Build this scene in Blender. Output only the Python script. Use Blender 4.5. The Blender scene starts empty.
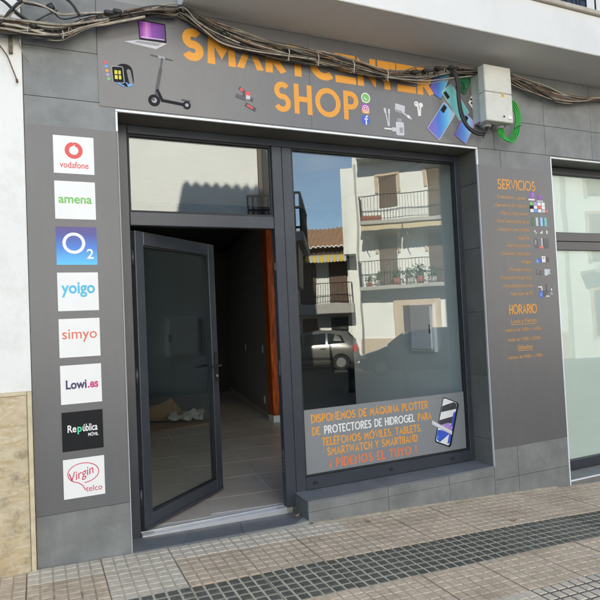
import bpy, bmesh, math, random
from mathutils import Vector, Matrix
random.seed(7)
R = math.radians
PI = math.pi
SC = bpy.context.scene
COL = SC.collection

# ------------------------------------------------------------------ camera
YAW, PITCH, ROLL = 0.428, 0.035, -0.046
cam = bpy.data.cameras.new("camera")
cam.sensor_width = 36.0
cam.lens = 36.0 * 575.0 / 600.0
cam.clip_start = 0.05
cam.clip_end = 2000.0
camo = bpy.data.objects.new("camera", cam)
COL.objects.link(camo)
_f = Vector((math.sin(YAW) * math.cos(PITCH), math.cos(YAW) * math.cos(PITCH), math.sin(PITCH)))
_r = Vector((math.cos(YAW), -math.sin(YAW), 0))
_u = _r.cross(_f)
_r2 = _r * math.cos(ROLL) + _u * math.sin(ROLL)
_u2 = -_r * math.sin(ROLL) + _u * math.cos(ROLL)
camo.matrix_world = Matrix(((_r2.x, _u2.x, -_f.x, 0.0), (_r2.y, _u2.y, -_f.y, -4.2),
                            (_r2.z, _u2.z, -_f.z, 1.62), (0, 0, 0, 1)))
SC.camera = camo

# ------------------------------------------------------------------ sky, sun, exposure
SUN_AZ, SUN_EL = 32.0, 33.0          # the sun stands behind the shop, to the left
world = bpy.data.worlds.new("World")
SC.world = world
world.use_nodes = True
nt = world.node_tree
nt.nodes.clear()
w_out = nt.nodes.new("ShaderNodeOutputWorld")
w_bg = nt.nodes.new("ShaderNodeBackground")
w_sky = nt.nodes.new("ShaderNodeTexSky")
w_sky.sky_type = 'NISHITA'
w_sky.sun_disc = False
w_sky.sun_elevation = R(SUN_EL)
w_sky.sun_rotation = R(-SUN_AZ)
w_sky.air_density = 0.8
w_sky.dust_density = 0.0
w_sky.altitude = 900
w_sky.ozone_density = 1.6
w_bg.inputs[1].default_value = 0.13
w_tc = nt.nodes.new("ShaderNodeTexCoord")
w_map = nt.nodes.new("ShaderNodeMapping")
w_map.inputs['Scale'].default_value = (1.0, 1.0, 2.6)
w_no = nt.nodes.new("ShaderNodeTexNoise")
w_no.inputs['Scale'].default_value = 2.6
w_no.inputs['Detail'].default_value = 7
w_ra = nt.nodes.new("ShaderNodeValToRGB")
w_ra.color_ramp.elements[0].position = 0.60
w_ra.color_ramp.elements[1].position = 0.82
w_ra.color_ramp.elements[0].color = (0, 0, 0, 1)
w_ra.color_ramp.elements[1].color = (0.7, 0.7, 0.7, 1)
w_mx = nt.nodes.new("ShaderNodeMix")
w_mx.data_type = 'RGBA'
w_mx.inputs[7].default_value = (6.0, 6.1, 6.3, 1)
nt.links.new(w_tc.outputs['Generated'], w_map.inputs[0])
nt.links.new(w_map.outputs[0], w_no.inputs['Vector'])
nt.links.new(w_no.outputs['Fac'], w_ra.inputs[0])
nt.links.new(w_ra.outputs[0], w_mx.inputs[0])
nt.links.new(w_sky.outputs[0], w_mx.inputs[6])
nt.links.new(w_mx.outputs[2], w_bg.inputs[0])
nt.links.new(w_bg.outputs[0], w_out.inputs[0])

sun = bpy.data.lights.new("sun", 'SUN')
sun.energy = 4.5
sun.angle = R(0.5)
sun.color = (1.0, 0.98, 0.95)
suno = bpy.data.objects.new("sun", sun)
COL.objects.link(suno)
SUN_DIR = Vector((-math.sin(R(SUN_AZ)) * math.cos(R(SUN_EL)), math.cos(R(SUN_AZ)) * math.cos(R(SUN_EL)), math.sin(R(SUN_EL))))
suno.rotation_euler = SUN_DIR.to_track_quat('Z', 'Y').to_euler()
suno.location = SUN_DIR * 60

SC.view_settings.view_transform = 'Standard'
SC.view_settings.look = 'None'
SC.view_settings.gamma = 1.0
SC.view_settings.use_curve_mapping = False
SC.view_settings.exposure = 1.95
SC.view_settings.use_white_balance = True      # the camera is balanced for open shade
SC.view_settings.white_balance_temperature = 7350
SC.view_settings.white_balance_tint = 8
SC.render.engine = 'CYCLES'
SC.cycles.use_denoising = True
SC.cycles.max_bounces = 10
SC.cycles.diffuse_bounces = 5
SC.cycles.glossy_bounces = 5
SC.cycles.transparent_max_bounces = 16
SC.cycles.caustics_reflective = False
SC.cycles.caustics_refractive = False
SC.cycles.sample_clamp_indirect = 6.0

# ------------------------------------------------------------------ materials
MATS = {}


def mat(name, col, rough=0.6, var=0.08, scale=6.0, col2=None, bump=0.0, bscale=80.0, metal=0.0,
        rnd=0.0, spec=0.5, coat=0.0, dirt=None, dscale=3.0, damt=0.5, distort=0.0, detail=6.0, stretch=None, dstretch=None, dlo=0.5):
    m = bpy.data.materials.new(name)
    m.use_nodes = True
    n = m.node_tree
    b = n.nodes['Principled BSDF']
    b.inputs['Roughness'].default_value = rough
    b.inputs['Metallic'].default_value = metal
    b.inputs['Specular IOR Level'].default_value = spec
    b.inputs['Coat Weight'].default_value = coat
    g = n.nodes.new("ShaderNodeNewGeometry")
    src = g.outputs['Position']
    if stretch:
        mp = n.nodes.new("ShaderNodeMapping")
        mp.inputs['Scale'].default_value = stretch
        n.links.new(src, mp.inputs[0])
        src = mp.outputs[0]
    no = n.nodes.new("ShaderNodeTexNoise")
    no.inputs['Scale'].default_value = scale
    no.inputs['Detail'].default_value = detail
    no.inputs['Roughness'].default_value = 0.62
    no.inputs['Distortion'].default_value = distort
    n.links.new(src, no.inputs['Vector'])
    ra = n.nodes.new("ShaderNodeValToRGB")
    ra.color_ramp.elements[0].position = 0.32
    ra.color_ramp.elements[1].position = 0.68
    c2 = col2 if col2 else tuple(min(1, c * (1 + var)) for c in col)
    c1 = col if col2 else tuple(c * (1 - var) for c in col)
    ra.color_ramp.elements[0].color = (*c1, 1)
    ra.color_ramp.elements[1].color = (*c2, 1)
    n.links.new(no.outputs['Fac'], ra.inputs[0])
    out = ra.outputs[0]
    if dirt:
        n2 = n.nodes.new("ShaderNodeTexNoise")
        n2.inputs['Scale'].default_value = dscale
        n2.inputs['Detail'].default_value = 9
        n2.inputs['Roughness'].default_value = 0.7
        if dstretch:
            m2 = n.nodes.new("ShaderNodeMapping")
            m2.inputs['Scale'].default_value = dstretch
            n.links.new(g.outputs['Position'], m2.inputs[0])
            n.links.new(m2.outputs[0], n2.inputs['Vector'])
        else:
            n.links.new(g.outputs['Position'], n2.inputs['Vector'])
        r2 = n.nodes.new("ShaderNodeValToRGB")
        r2.color_ramp.elements[0].position = dlo
        r2.color_ramp.elements[1].position = 0.72
        r2.color_ramp.elements[0].color = (0, 0, 0, 1)
        r2.color_ramp.elements[1].color = (damt, damt, damt, 1)
        n.links.new(n2.outputs['Fac'], r2.inputs[0])
        mx = n.nodes.new("ShaderNodeMix")
        mx.data_type = 'RGBA'
        mx.inputs[7].default_value = (*dirt, 1)
        n.links.new(r2.outputs[0], mx.inputs[0])
        n.links.new(out, mx.inputs[6])
        out = mx.outputs[2]
    if rnd:
        oi = n.nodes.new("ShaderNodeObjectInfo")
        mr = n.nodes.new("ShaderNodeMapRange")
        mr.inputs['To Min'].default_value = 1 - rnd
        mr.inputs['To Max'].default_value = 1 + rnd
        n.links.new(oi.outputs['Random'], mr.inputs['Value'])
        hs = n.nodes.new("ShaderNodeHueSaturation")
        n.links.new(mr.outputs[0], hs.inputs['Value'])
        n.links.new(out, hs.inputs['Color'])
        out = hs.outputs[0]
    n.links.new(out, b.inputs['Base Color'])
    if bump:
        bn = n.nodes.new("ShaderNodeTexNoise")
        bn.inputs['Scale'].default_value = bscale
        bn.inputs['Detail'].default_value = 5
        n.links.new(g.outputs['Position'], bn.inputs['Vector'])
        bp = n.nodes.new("ShaderNodeBump")
        bp.inputs['Strength'].default_value = bump
        bp.inputs['Distance'].default_value = 0.01
        n.links.new(bn.outputs['Fac'], bp.inputs['Height'])
        n.links.new(bp.outputs[0], b.inputs['Normal'])
    MATS[name] = m
    return m


def gradient_mat(name, stops, axis='Z', rough=0.4):
    m = bpy.data.materials.new(name)
    m.use_nodes = True
    n = m.node_tree
    b = n.nodes['Principled BSDF']
    b.inputs['Roughness'].default_value = rough
    tc = n.nodes.new("ShaderNodeTexCoord")
    sx = n.nodes.new("ShaderNodeSeparateXYZ")
    n.links.new(tc.outputs['Generated'], sx.inputs[0])
    ra = n.nodes.new("ShaderNodeValToRGB")
    while len(ra.color_ramp.elements) < len(stops):
        ra.color_ramp.elements.new(0.5)
    for e, (p, c) in zip(ra.color_ramp.elements, stops):
        e.position = p
        e.color = (*c, 1)
    n.links.new(sx.outputs[axis], ra.inputs[0])
    n.links.new(ra.outputs[0], b.inputs['Base Color'])
    MATS[name] = m
    return m


def glass_mat(name, tint=(0.93, 0.95, 0.94), k=2.0, base=0.0):
    m = bpy.data.materials.new(name)
    m.use_nodes = True
    n = m.node_tree
    n.nodes.clear()
    o = n.nodes.new("ShaderNodeOutputMaterial")
    lw = n.nodes.new("ShaderNodeLayerWeight")
    lw.inputs['Blend'].default_value = 0.5
    pw = n.nodes.new("ShaderNodeMath")
    pw.operation = 'POWER'
    pw.inputs[1].default_value = 5.0
    sc_ = n.nodes.new("ShaderNodeMath")
    sc_.operation = 'MULTIPLY_ADD'
    sc_.inputs[1].default_value = 0.96
    sc_.inputs[2].default_value = 0.04
    ma = n.nodes.new("ShaderNodeMath")
    ma.operation = 'MULTIPLY_ADD'
    ma.use_clamp = True
    ma.inputs[1].default_value = k
    ma.inputs[2].default_value = base
    n.links.new(lw.outputs['Facing'], pw.inputs[0])
    n.links.new(pw.outputs[0], sc_.inputs[0])
    tr = n.nodes.new("ShaderNodeBsdfTransparent")
    tr.inputs[0].default_value = (*tint, 1)
    gl = n.nodes.new("ShaderNodeBsdfGlossy")
    gl.inputs['Roughness'].default_value = 0.0
    gl.inputs['Color'].default_value = (0.93, 0.985, 0.975, 1)
    ge = n.nodes.new("ShaderNodeNewGeometry")
    wn = n.nodes.new("ShaderNodeTexNoise")          # slight waviness of float glass
    wn.inputs['Scale'].default_value = 2.4
    wn.inputs['Detail'].default_value = 1.0
    bp = n.nodes.new("ShaderNodeBump")
    bp.inputs['Strength'].default_value = 1.0
    bp.inputs['Distance'].default_value = 0.0006
    n.links.new(ge.outputs['Position'], wn.inputs['Vector'])
    n.links.new(wn.outputs['Fac'], bp.inputs['Height'])
    n.links.new(bp.outputs[0], gl.inputs['Normal'])
    mx = n.nodes.new("ShaderNodeMixShader")
    n.links.new(sc_.outputs[0], ma.inputs[0])
    n.links.new(ma.outputs[0], mx.inputs[0])
    n.links.new(tr.outputs[0], mx.inputs[1])
    n.links.new(gl.outputs[0], mx.inputs[2])
    n.links.new(mx.outputs[0], o.inputs[0])
    MATS[name] = m
    return m


mat('tile_grey', (0.182, 0.187, 0.183), 0.5, 0.22, 3.8, bump=0.12, bscale=140, rnd=0.05, dirt=(0.27, 0.27, 0.255), dscale=7, damt=0.45)
mat('tile_blue', (0.155, 0.162, 0.172), 0.5, 0.18, 3.0, bump=0.12, bscale=140, rnd=0.1, dirt=(0.2, 0.2, 0.19), dscale=8, damt=0.35)
mat('tile_brown', (0.120, 0.115, 0.103), 0.5, 0.15, 3.0, bump=0.1, bscale=140, rnd=0.06)
mat('grout', (0.30, 0.30, 0.28), 0.9, 0.1)
mat('white_plaster', (0.79, 0.775, 0.745), 0.9, 0.04, 1.3, bump=0.35, bscale=28, dirt=(0.60, 0.565, 0.51), dscale=3.0, damt=0.45)
mat('white_paint', (0.80, 0.79, 0.77), 0.85, 0.03, 1.0, bump=0.08, bscale=40)
mat('sun_white', (0.82, 0.81, 0.78), 0.9, 0.03, 0.8, bump=0.1, bscale=30, dirt=(0.62, 0.6, 0.55), dscale=1.4, damt=0.3)
mat('marble', (0.45, 0.325, 0.17), 0.3, 0.1, 4.2, col2=(0.62, 0.54, 0.40), distort=3.0, detail=12, dirt=(0.25, 0.215, 0.15), dscale=9, damt=1.0, dlo=0.52, stretch=(1, 1, 2.3), bump=0.05)
mat('marble_edge', (0.60, 0.50, 0.33), 0.5, 0.14, 9, dirt=(0.33, 0.27, 0.19), dscale=14, damt=0.6)
mat('vinyl_grey', (0.122, 0.120, 0.123), 0.34, 0.05, 1.2, bump=0.03, bscale=14, dirt=(0.20, 0.195, 0.185), dscale=1.6, damt=0.16, dstretch=(4, 1, 0.8))
mat('vinyl_board', (0.160, 0.155, 0.157), 0.32, 0.06, 1.4, bump=0.03, bscale=12, dirt=(0.25, 0.24, 0.225), dscale=1.5, damt=0.18, dstretch=(3, 1, 1))
mat('vinyl_window', (0.215, 0.225, 0.235), 0.4, 0.03, 1.0)
mat('frame_metal', (0.036, 0.041, 0.052), 0.33, 0.10, 4, spec=0.5, dirt=(0.10, 0.10, 0.098), dscale=3.0, damt=0.25, bump=0.02, bscale=30)
mat('black_rubber', (0.012, 0.012, 0.013), 0.6, 0.1)
mat('aluminium', (0.70, 0.70, 0.71), 0.32, 0.05, 12, metal=0.7)
mat('trim_white', (0.86, 0.86, 0.88), 0.25, 0.02, 5, coat=0.3)
mat('steel', (0.6, 0.6, 0.6), 0.3, 0.05, 20, metal=1.0)
mat('orange', (0.80, 0.33, 0.035), 0.45, 0.03)
mat('orange_small', (0.72, 0.33, 0.055), 0.5, 0.04)
mat('orange_red', (0.80, 0.19, 0.06), 0.45, 0.03)
mat('print_white', (0.80, 0.79, 0.77), 0.45, 0.02)
mat('print_black', (0.012, 0.012, 0.014), 0.6, 0.05, spec=0.2)
mat('print_red', (0.72, 0.075, 0.07), 0.45, 0.03)
mat('print_crimson', (0.62, 0.03, 0.10), 0.45, 0.03)
mat('print_green', (0.16, 0.50, 0.11), 0.45, 0.03)
mat('print_mint', (0.05, 0.62, 0.30), 0.45, 0.03)
mat('print_navy', (0.05, 0.03, 0.12), 0.45, 0.03)
mat('print_pink', (0.66, 0.03, 0.20), 0.45, 0.03)
mat('print_coral', (0.74, 0.15, 0.10), 0.45, 0.03)
mat('print_blue', (0.035, 0.10, 0.55), 0.4, 0.03)
mat('print_sky', (0.10, 0.32, 0.72), 0.4, 0.03)
mat('print_teal', (0.13, 0.50, 0.50), 0.4, 0.05)
mat('print_grey', (0.30, 0.30, 0.32), 0.45, 0.1, 30)
mat('print_pale', (0.56, 0.56, 0.60), 0.45, 0.08, 40)
mat('print_dark', (0.05, 0.05, 0.058), 0.4, 0.15, 30)
mat('print_slate', (0.075, 0.075, 0.09), 0.4, 0.15, 30)
mat('print_yellow', (0.72, 0.62, 0.03), 0.45, 0.05)
mat('print_purple', (0.27, 0.06, 0.42), 0.4, 0.2, 40)
mat('print_plum', (0.45, 0.25, 0.62), 0.4, 0.2, 40)
mat('print_forest', (0.02, 0.03, 0.028), 0.4, 0.2, 20, col2=(0.03, 0.30, 0.11))
gradient_mat('print_blue_fade', [(0.0, (0.07, 0.52, 0.84)), (0.45, (0.03, 0.19, 0.62)), (0.8, (0.055, 0.06, 0.30)), (1.0, (0.085, 0.05, 0.22))])
gradient_mat('print_teal_violet', [(0.0, (0.04, 0.50, 0.66)), (0.5, (0.03, 0.27, 0.66)), (1.0, (0.25, 0.06, 0.60))], 'X')
gradient_mat('print_screen', [(0.0, (0.035, 0.02, 0.11)), (0.4, (0.28, 0.03, 0.40)), (0.52, (0.66, 0.22, 0.62)), (0.64, (0.26, 0.03, 0.40)), (1.0, (0.06, 0.02, 0.15))], 'X')
gradient_mat('print_phone_blue', [(0.0, (0.20, 0.08, 0.42)), (0.4, (0.05, 0.17, 0.62)), (0.75, (0.10, 0.50, 0.80)), (1.0, (0.55, 0.72, 0.66))], 'X')
gradient_mat('print_phone_mix', [(0.0, (0.07, 0.05, 0.40)), (0.4, (0.10, 0.30, 0.80)), (0.7, (0.30, 0.60, 0.85)), (1.0, (0.65, 0.25, 0.70))], 'X')
gradient_mat('print_sunset', [(0.0, (0.85, 0.45, 0.08)), (0.5, (0.75, 0.06, 0.22)), (1.0, (0.30, 0.06, 0.60))])
mat('pave_beige', (0.62, 0.485, 0.345), 0.85, 0.18, 22, bump=0.4, bscale=120, rnd=0.06, dirt=(0.33, 0.25, 0.165), dscale=2.4, damt=0.75, dlo=0.47)
mat('pave_pale', (0.64, 0.55, 0.425), 0.85, 0.13, 22, bump=0.4, bscale=120, rnd=0.05, dirt=(0.40, 0.31, 0.21), dscale=5, damt=0.5)
mat('pave_dark', (0.115, 0.113, 0.090), 0.85, 0.35, 45, bump=0.4, bscale=160, rnd=0.16, dirt=(0.19, 0.175, 0.14), dscale=6, damt=0.7, spec=0.3)
mat('joint_beige', (0.49, 0.385, 0.27), 0.95, 0.2, 24, dirt=(0.13, 0.10, 0.07), dscale=5, damt=0.9)
mat('joint_pale', (0.57, 0.49, 0.365), 0.95, 0.14, 18, dirt=(0.16, 0.13, 0.10), dscale=6, damt=0.6)
mat('joint_brown', (0.15, 0.12, 0.10), 0.95, 0.2, 18)
mat('mortar', (0.13, 0.105, 0.08), 0.95, 0.25, 20)
mat('mortar_edge', (0.40, 0.34, 0.25), 0.95, 0.25, 14, dirt=(0.17, 0.12, 0.07), dscale=7, damt=0.8, bump=0.6, bscale=50)
mat('asphalt', (0.050, 0.050, 0.050), 0.9, 0.25, 30, bump=0.5, bscale=90, dirt=(0.085, 0.082, 0.075), dscale=0.7, damt=0.6)
mat('kerb_stone', (0.33, 0.32, 0.30), 0.85, 0.12, 10, bump=0.3)
mat('soffit', (0.72, 0.71, 0.69), 0.9, 0.03, 1.1, bump=0.2, bscale=30, dirt=(0.58, 0.56, 0.52), dscale=1.6, damt=0.35)
mat('coping', (0.46, 0.41, 0.34), 0.8, 0.1, 8)
mat('cable_cream', (0.36, 0.315, 0.25), 0.8, 0.2, 12, rnd=0.25, dirt=(0.10, 0.08, 0.06), dscale=11, damt=0.95)
mat('tie_cream', (0.55, 0.50, 0.42), 0.6, 0.1)
mat('trim_dull', (0.45, 0.45, 0.45), 0.45, 0.06, 8)
mat('cable_grey', (0.15, 0.13, 0.11), 0.7, 0.2, 12, rnd=0.2, dirt=(0.09, 0.075, 0.06), dscale=9, damt=0.7)
mat('cable_black', (0.020, 0.019, 0.018), 0.55, 0.2, 12)
mat('cable_green', (0.015, 0.33, 0.035), 0.4, 0.08, 12)
mat('cable_brown', (0.16, 0.085, 0.05), 0.7, 0.15, 12)
mat('box_plastic', (0.62, 0.61, 0.55), 0.5, 0.04, 4, dirt=(0.42, 0.40, 0.34), dscale=6, damt=0.35)
mat('gland_grey', (0.38, 0.38, 0.36), 0.55, 0.06, 10)
mat('warn_yellow', (0.80, 0.42, 0.02), 0.45, 0.02)
mat('old_wood', (0.17, 0.135, 0.09), 0.9, 0.3, 60, bump=0.4, bscale=100, dirt=(0.06, 0.05, 0.04), dscale=40, damt=0.6)
mat('timber_red', (0.16, 0.020, 0.008), 0.3, 0.4, 2.6, col2=(0.85, 0.17, 0.025), bump=0.2, bscale=30, stretch=(9, 9, 1.2), coat=0.3)
mat('floor_tile', (0.52, 0.46, 0.40), 0.3, 0.1, 2.5, bump=0.03, rnd=0.05)
mat('floor_grout', (0.62, 0.60, 0.56), 0.9, 0.05)
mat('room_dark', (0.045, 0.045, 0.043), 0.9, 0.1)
mat('room_wall', (0.30, 0.30, 0.285), 0.9, 0.04, 1.5)
mat('room_pale', (0.80, 0.83, 0.79), 0.85, 0.03, 1.2)
mat('room_ceiling', (0.72, 0.72, 0.70), 0.9, 0.03)
mat('frosted', (0.60, 0.68, 0.63), 0.5, 0.03, 1.0)
mat('cardboard', (0.34, 0.225, 0.125), 0.9, 0.12, 14)
mat('paper_wrap', (0.50, 0.50, 0.49), 0.5, 0.1, 10)
mat('cabinet_white', (0.90, 0.90, 0.88), 0.5, 0.02)
mat('terracotta', (0.30, 0.155, 0.09), 0.9, 0.35, 9, col2=(0.52, 0.34, 0.215), dirt=(0.18, 0.12, 0.08), dscale=4, damt=0.7)
mat('dark_timber', (0.050, 0.034, 0.024), 0.6, 0.2, 6)
mat('brown_shutter', (0.135, 0.085, 0.060), 0.7, 0.12, 8)
mat('red_brown_door', (0.13, 0.035, 0.018), 0.6, 0.15, 8)
mat('iron_black', (0.010, 0.010, 0.012), 0.5, 0.1)
mat('awning_yellow', (0.74, 0.50, 0.06), 0.9, 0.05)
mat('awning_grey', (0.50, 0.51, 0.50), 0.9, 0.05)
mat('awning_beige', (0.60, 0.48, 0.31), 0.9, 0.05)
mat('stone_tan', (0.56, 0.43, 0.31), 0.85, 0.1, 4)
mat('planter_red', (0.36, 0.10, 0.06), 0.8, 0.15, 8)
mat('leaf_green', (0.05, 0.11, 0.03), 0.6, 0.4, 12)
mat('far_glass', (0.02, 0.024, 0.028), 0.08, 0.1)
mat('slab_grey', (0.40, 0.385, 0.36), 0.85, 0.1, 4)
mat('car_grey', (0.17, 0.165, 0.155), 0.3, 0.02, 2, metal=0.35, coat=0.6)
mat('car_dark', (0.045, 0.047, 0.052), 0.3, 0.02, 2, metal=0.3, coat=0.6)
mat('car_glass', (0.012, 0.014, 0.015), 0.05, 0.1, coat=0.5)
mat('tyre', (0.018, 0.018, 0.018), 0.85, 0.1)
mat('rim', (0.42, 0.42, 0.43), 0.35, 0.05, metal=0.8)
mat('tail_red', (0.50, 0.02, 0.015), 0.25, 0.05)
mat('lamp_clear', (0.75, 0.76, 0.78), 0.15, 0.05)
glass_mat('shop_glass', (0.985, 0.995, 0.988), 2.05, 0.0)
glass_mat('side_glass', (0.97, 0.985, 0.975), 0.7, 0.0)
glass_mat('door_glass', (0.93, 0.95, 0.935), 1.3, 0.0)
glass_mat('upper_glass', (0.4, 0.42, 0.45), 3.0, 0.05)


# ------------------------------------------------------------------ mesh helpers
def box(bm, x0, x1, y0, y1, z0, z1, bev=0.0, mi=0):
    vs = [bm.verts.new(p) for p in ((x0, y0, z0), (x1, y0, z0), (x1, y1, z0), (x0, y1, z0),
                                    (x0, y0, z1), (x1, y0, z1), (x1, y1, z1), (x0, y1, z1))]
    fs = [bm.faces.new([vs[i] for i in q]) for q in ((0, 3, 2, 1), (4, 5, 6, 7), (0, 1, 5, 4), (1, 2, 6, 5), (2, 3, 7, 6), (3, 0, 4, 7))]
    for f in fs:
        f.material_index = mi
    if bev > 0:
        es = list({e for f in fs for e in f.edges})
        r = bmesh.ops.bevel(bm, geom=es, offset=bev, segments=1, affect='EDGES', profile=0.5)
        for f in r['faces']:
            f.material_index = mi
    return vs


def quad(bm, pts, mi=0):
    f = bm.faces.new([bm.verts.new(p) for p in pts])
    f.material_index = mi
    return f


def tube(bm, pts, r, n=8, mi=0, cap=True):
    pts = [Vector(p) for p in pts]
    rings = []
    up = None
    for i, p in enumerate(pts):
        t = (pts[min(i + 1, len(pts) - 1)] - pts[max(i - 1, 0)])
        if t.length < 1e-9:
            t = Vector((0, 0, 1))
        t.normalize()
        if up is None:
            up = Vector((0, 0, 1)) if abs(t.z) < 0.9 else Vector((1, 0, 0))
        a = t.cross(up)
        if a.length < 1e-6:
            a = t.orthogonal()
        a.normalize()
        b = a.cross(t).normalized()
        up = b
        rr = r[i] if isinstance(r, (list, tuple)) else r
        rings.append([bm.verts.new(p + a * rr * math.cos(2 * PI * k / n) + b * rr * math.sin(2 * PI * k / n)) for k in range(n)])
    for i in range(len(rings) - 1):
        for k in range(n):
            f = bm.faces.new((rings[i][k], rings[i][(k + 1) % n], rings[i + 1][(k + 1) % n], rings[i + 1][k]))
            f.smooth = True
            f.material_index = mi
    if cap:
        for rg in (rings[0][::-1], rings[-1]):
            f = bm.faces.new(rg)
            f.material_index = mi


def cyl(bm, p0, p1, r0, r1=None, n=20, mi=0):
    tube(bm, [p0, p1], [r0, r0 if r1 is None else r1], n, mi)


def prism(bm, poly, y0, y1, mi=0):
    """poly in (x, z), extruded in y"""
    a = [bm.verts.new((x, y0, z)) for x, z in poly]
    b = [bm.verts.new((x, y1, z)) for x, z in poly]
    n = len(poly)
    fs = [bm.faces.new(a), bm.faces.new(b[::-1])]
    for i in range(n):
        fs.append(bm.faces.new((a[i], b[i], b[(i + 1) % n], a[(i + 1) % n])))
    for f in fs:
        f.material_index = mi


def spline(pts, k=6):
    pts = [Vector(p) for p in pts]
    out = []
    n = len(pts)
    for i in range(n - 1):
        p0, p1, p2, p3 = pts[max(i - 1, 0)], pts[i], pts[i + 1], pts[min(i + 2, n - 1)]
        for j in range(k):
            t = j / k
            out.append(0.5 * ((2 * p1) + (p2 - p0) * t + (2 * p0 - 5 * p1 + 4 * p2 - p3) * t * t + (3 * p1 - p0 - 3 * p2 + p3) * t ** 3))
    out.append(pts[-1])
    return out


def BM():
    return bmesh.new()


def link(o, parent=None):
    COL.objects.link(o)
    if parent is not None:
        o.parent = parent
        if not parent.get('_local') and not (parent.parent and parent.parent.get('_local')):
            o.matrix_parent_inverse = Matrix.Translation(-parent.location)
    return o


def obj(name, bm, mats, parent=None, smooth=False):
    bmesh.ops.recalc_face_normals(bm, faces=bm.faces[:])
    me = bpy.data.meshes.new(name)
    bm.to_mesh(me)
    bm.free()
    for m in (mats if isinstance(mats, (list, tuple)) else [mats]):
        me.materials.append(MATS[m])
    if smooth:
        for p in me.polygons:
            p.use_smooth = True
    return link(bpy.data.objects.new(name, me), parent)


def tag(o, label=None, cat=None, group=None, kind=None):
    if label:
        o['label'] = label
    if cat:
        o['category'] = cat
    if group:
        o['group'] = group
    if kind:
        o['kind'] = kind
    return o


def empty(name, loc, label=None, cat=None, group=None, rz=0.0, local=False):
    o = bpy.data.objects.new(name, None)
    o.empty_display_size = 0.1
    o.location = loc
    o.rotation_euler = (0, 0, rz)
    COL.objects.link(o)
    if local:
        o['_local'] = 1
    return tag(o, label, cat, group)


def bobj(name, m, parent, *boxes, bev=0.0):
    b = BM()
    for bx in boxes:
        box(b, *bx, bev=bev)
    return obj(name, b, m, parent)


# ------------------------------------------------------------------ ground height: the street falls to the right
def g(x):
    if x < -0.5:
        return 0.096 + 0.03 * min(-x - 0.5, 6)
    if x < 5.5:
        return 0.08 - 0.034 * x - 0.0028 * x * x
    g5 = 0.08 - 0.034 * 5.5 - 0.0028 * 5.5 * 5.5
    return g5 - 0.13 * (1 - math.exp(-(x - 5.5) / 2.0))


# road / ground: one sheet to the horizon
b = BM()
xs = [-400, -120, -40, -20] + [-10 + 0.5 * i for i in range(81)] + [45, 80, 160, 400]
ys = [-400, -120, -60, -35, -20, -10, -2.2, 12, 60, 400]
grid = [[b.verts.new((x, y, g(x) - 0.135)) for y in ys] for x in xs]
for i in range(len(xs) - 1):
    for j in range(len(ys) - 1):
        b.faces.new((grid[i][j], grid[i + 1][j], grid[i + 1][j + 1], grid[i][j + 1]))
tag(obj('street', b, 'asphalt', None, True), kind='structure')

# pavement: substrate, kerb, tiles with raised pads
PAVE_END = -2.06
b = BM()
xs = [-9 + 0.45 * i for i in range(60)]
prev = None
for x in xs:
    z = g(x) - 0.012
    cur = [b.verts.new((x, 0.3, z)), b.verts.new((x, PAVE_END, z)), b.verts.new((x, PAVE_END, z - 0.2))]
    if prev:
        b.faces.new((prev[0], prev[1], cur[1], cur[0]))
        b.faces.new((prev[1], prev[2], cur[2], cur[1]))
    prev = cur
pavement = tag(obj('pavement', b, 'mortar'), kind='structure')
for i in range(24):
    x0, x1 = -9 + i * 0.99 + 0.004, -9 + (i + 1) * 0.99 - 0.004
    b = BM()
    vs = box(b, x0, x1, PAVE_END - 0.16, PAVE_END - 0.004, -0.2, 0.0)
    for v in vs:
        v.co.z += g(v.co.x) - 0.004
    bmesh.ops.bevel(b, geom=b.edges[:], offset=0.008, segments=1, affect='EDGES')
    obj('kerb_stone', b, 'kerb_stone', pavement)

PITCHT = 0.45


def tile_mesh(name, depth, mats, wide=False):
    bm = BM()
    h = PITCHT / 2 - 0.002
    d0, d1 = -depth + 0.003, -0.003
    box(bm, -h, h, d0, d1, -0.03, -0.0042)
    nrow = max(1, round(depth / 0.075))
    for ix in range(6):
        for iy in range(nrow):
            cx = -PITCHT / 2 + 0.075 * (ix + 0.5)
            cy = -depth + depth / nrow * (iy + 0.5)
            hw, hd = (0.0305, depth / nrow / 2 - 0.007) if wide else (0.0335, depth / nrow / 2 - 0.0045)
            lo = [bm.verts.new((cx + sx * hw, cy + sy * hd, -0.0043)) for sx, sy in ((-1, -1), (1, -1), (1, 1), (-1, 1))]
            hi = [bm.verts.new((cx + sx * (hw - 0.005), cy + sy * (hd - 0.005), 0)) for sx, sy in ((-1, -1), (1, -1), (1, 1), (-1, 1))]
            f = bm.faces.new(hi)
            f.material_index = 1
            for k in range(4):
                f = bm.faces.new((lo[k], lo[(k + 1) % 4], hi[(k + 1) % 4], hi[k]))
                f.material_index = 1 if mats[2] else 0
    bmesh.ops.recalc_face_normals(bm, faces=bm.faces[:])
    me = bpy.data.meshes.new(name)
    bm.to_mesh(me)
    bm.free()
    me.materials.append(MATS[mats[0]])
    me.materials.append(MATS[mats[1]])
    return me


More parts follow.
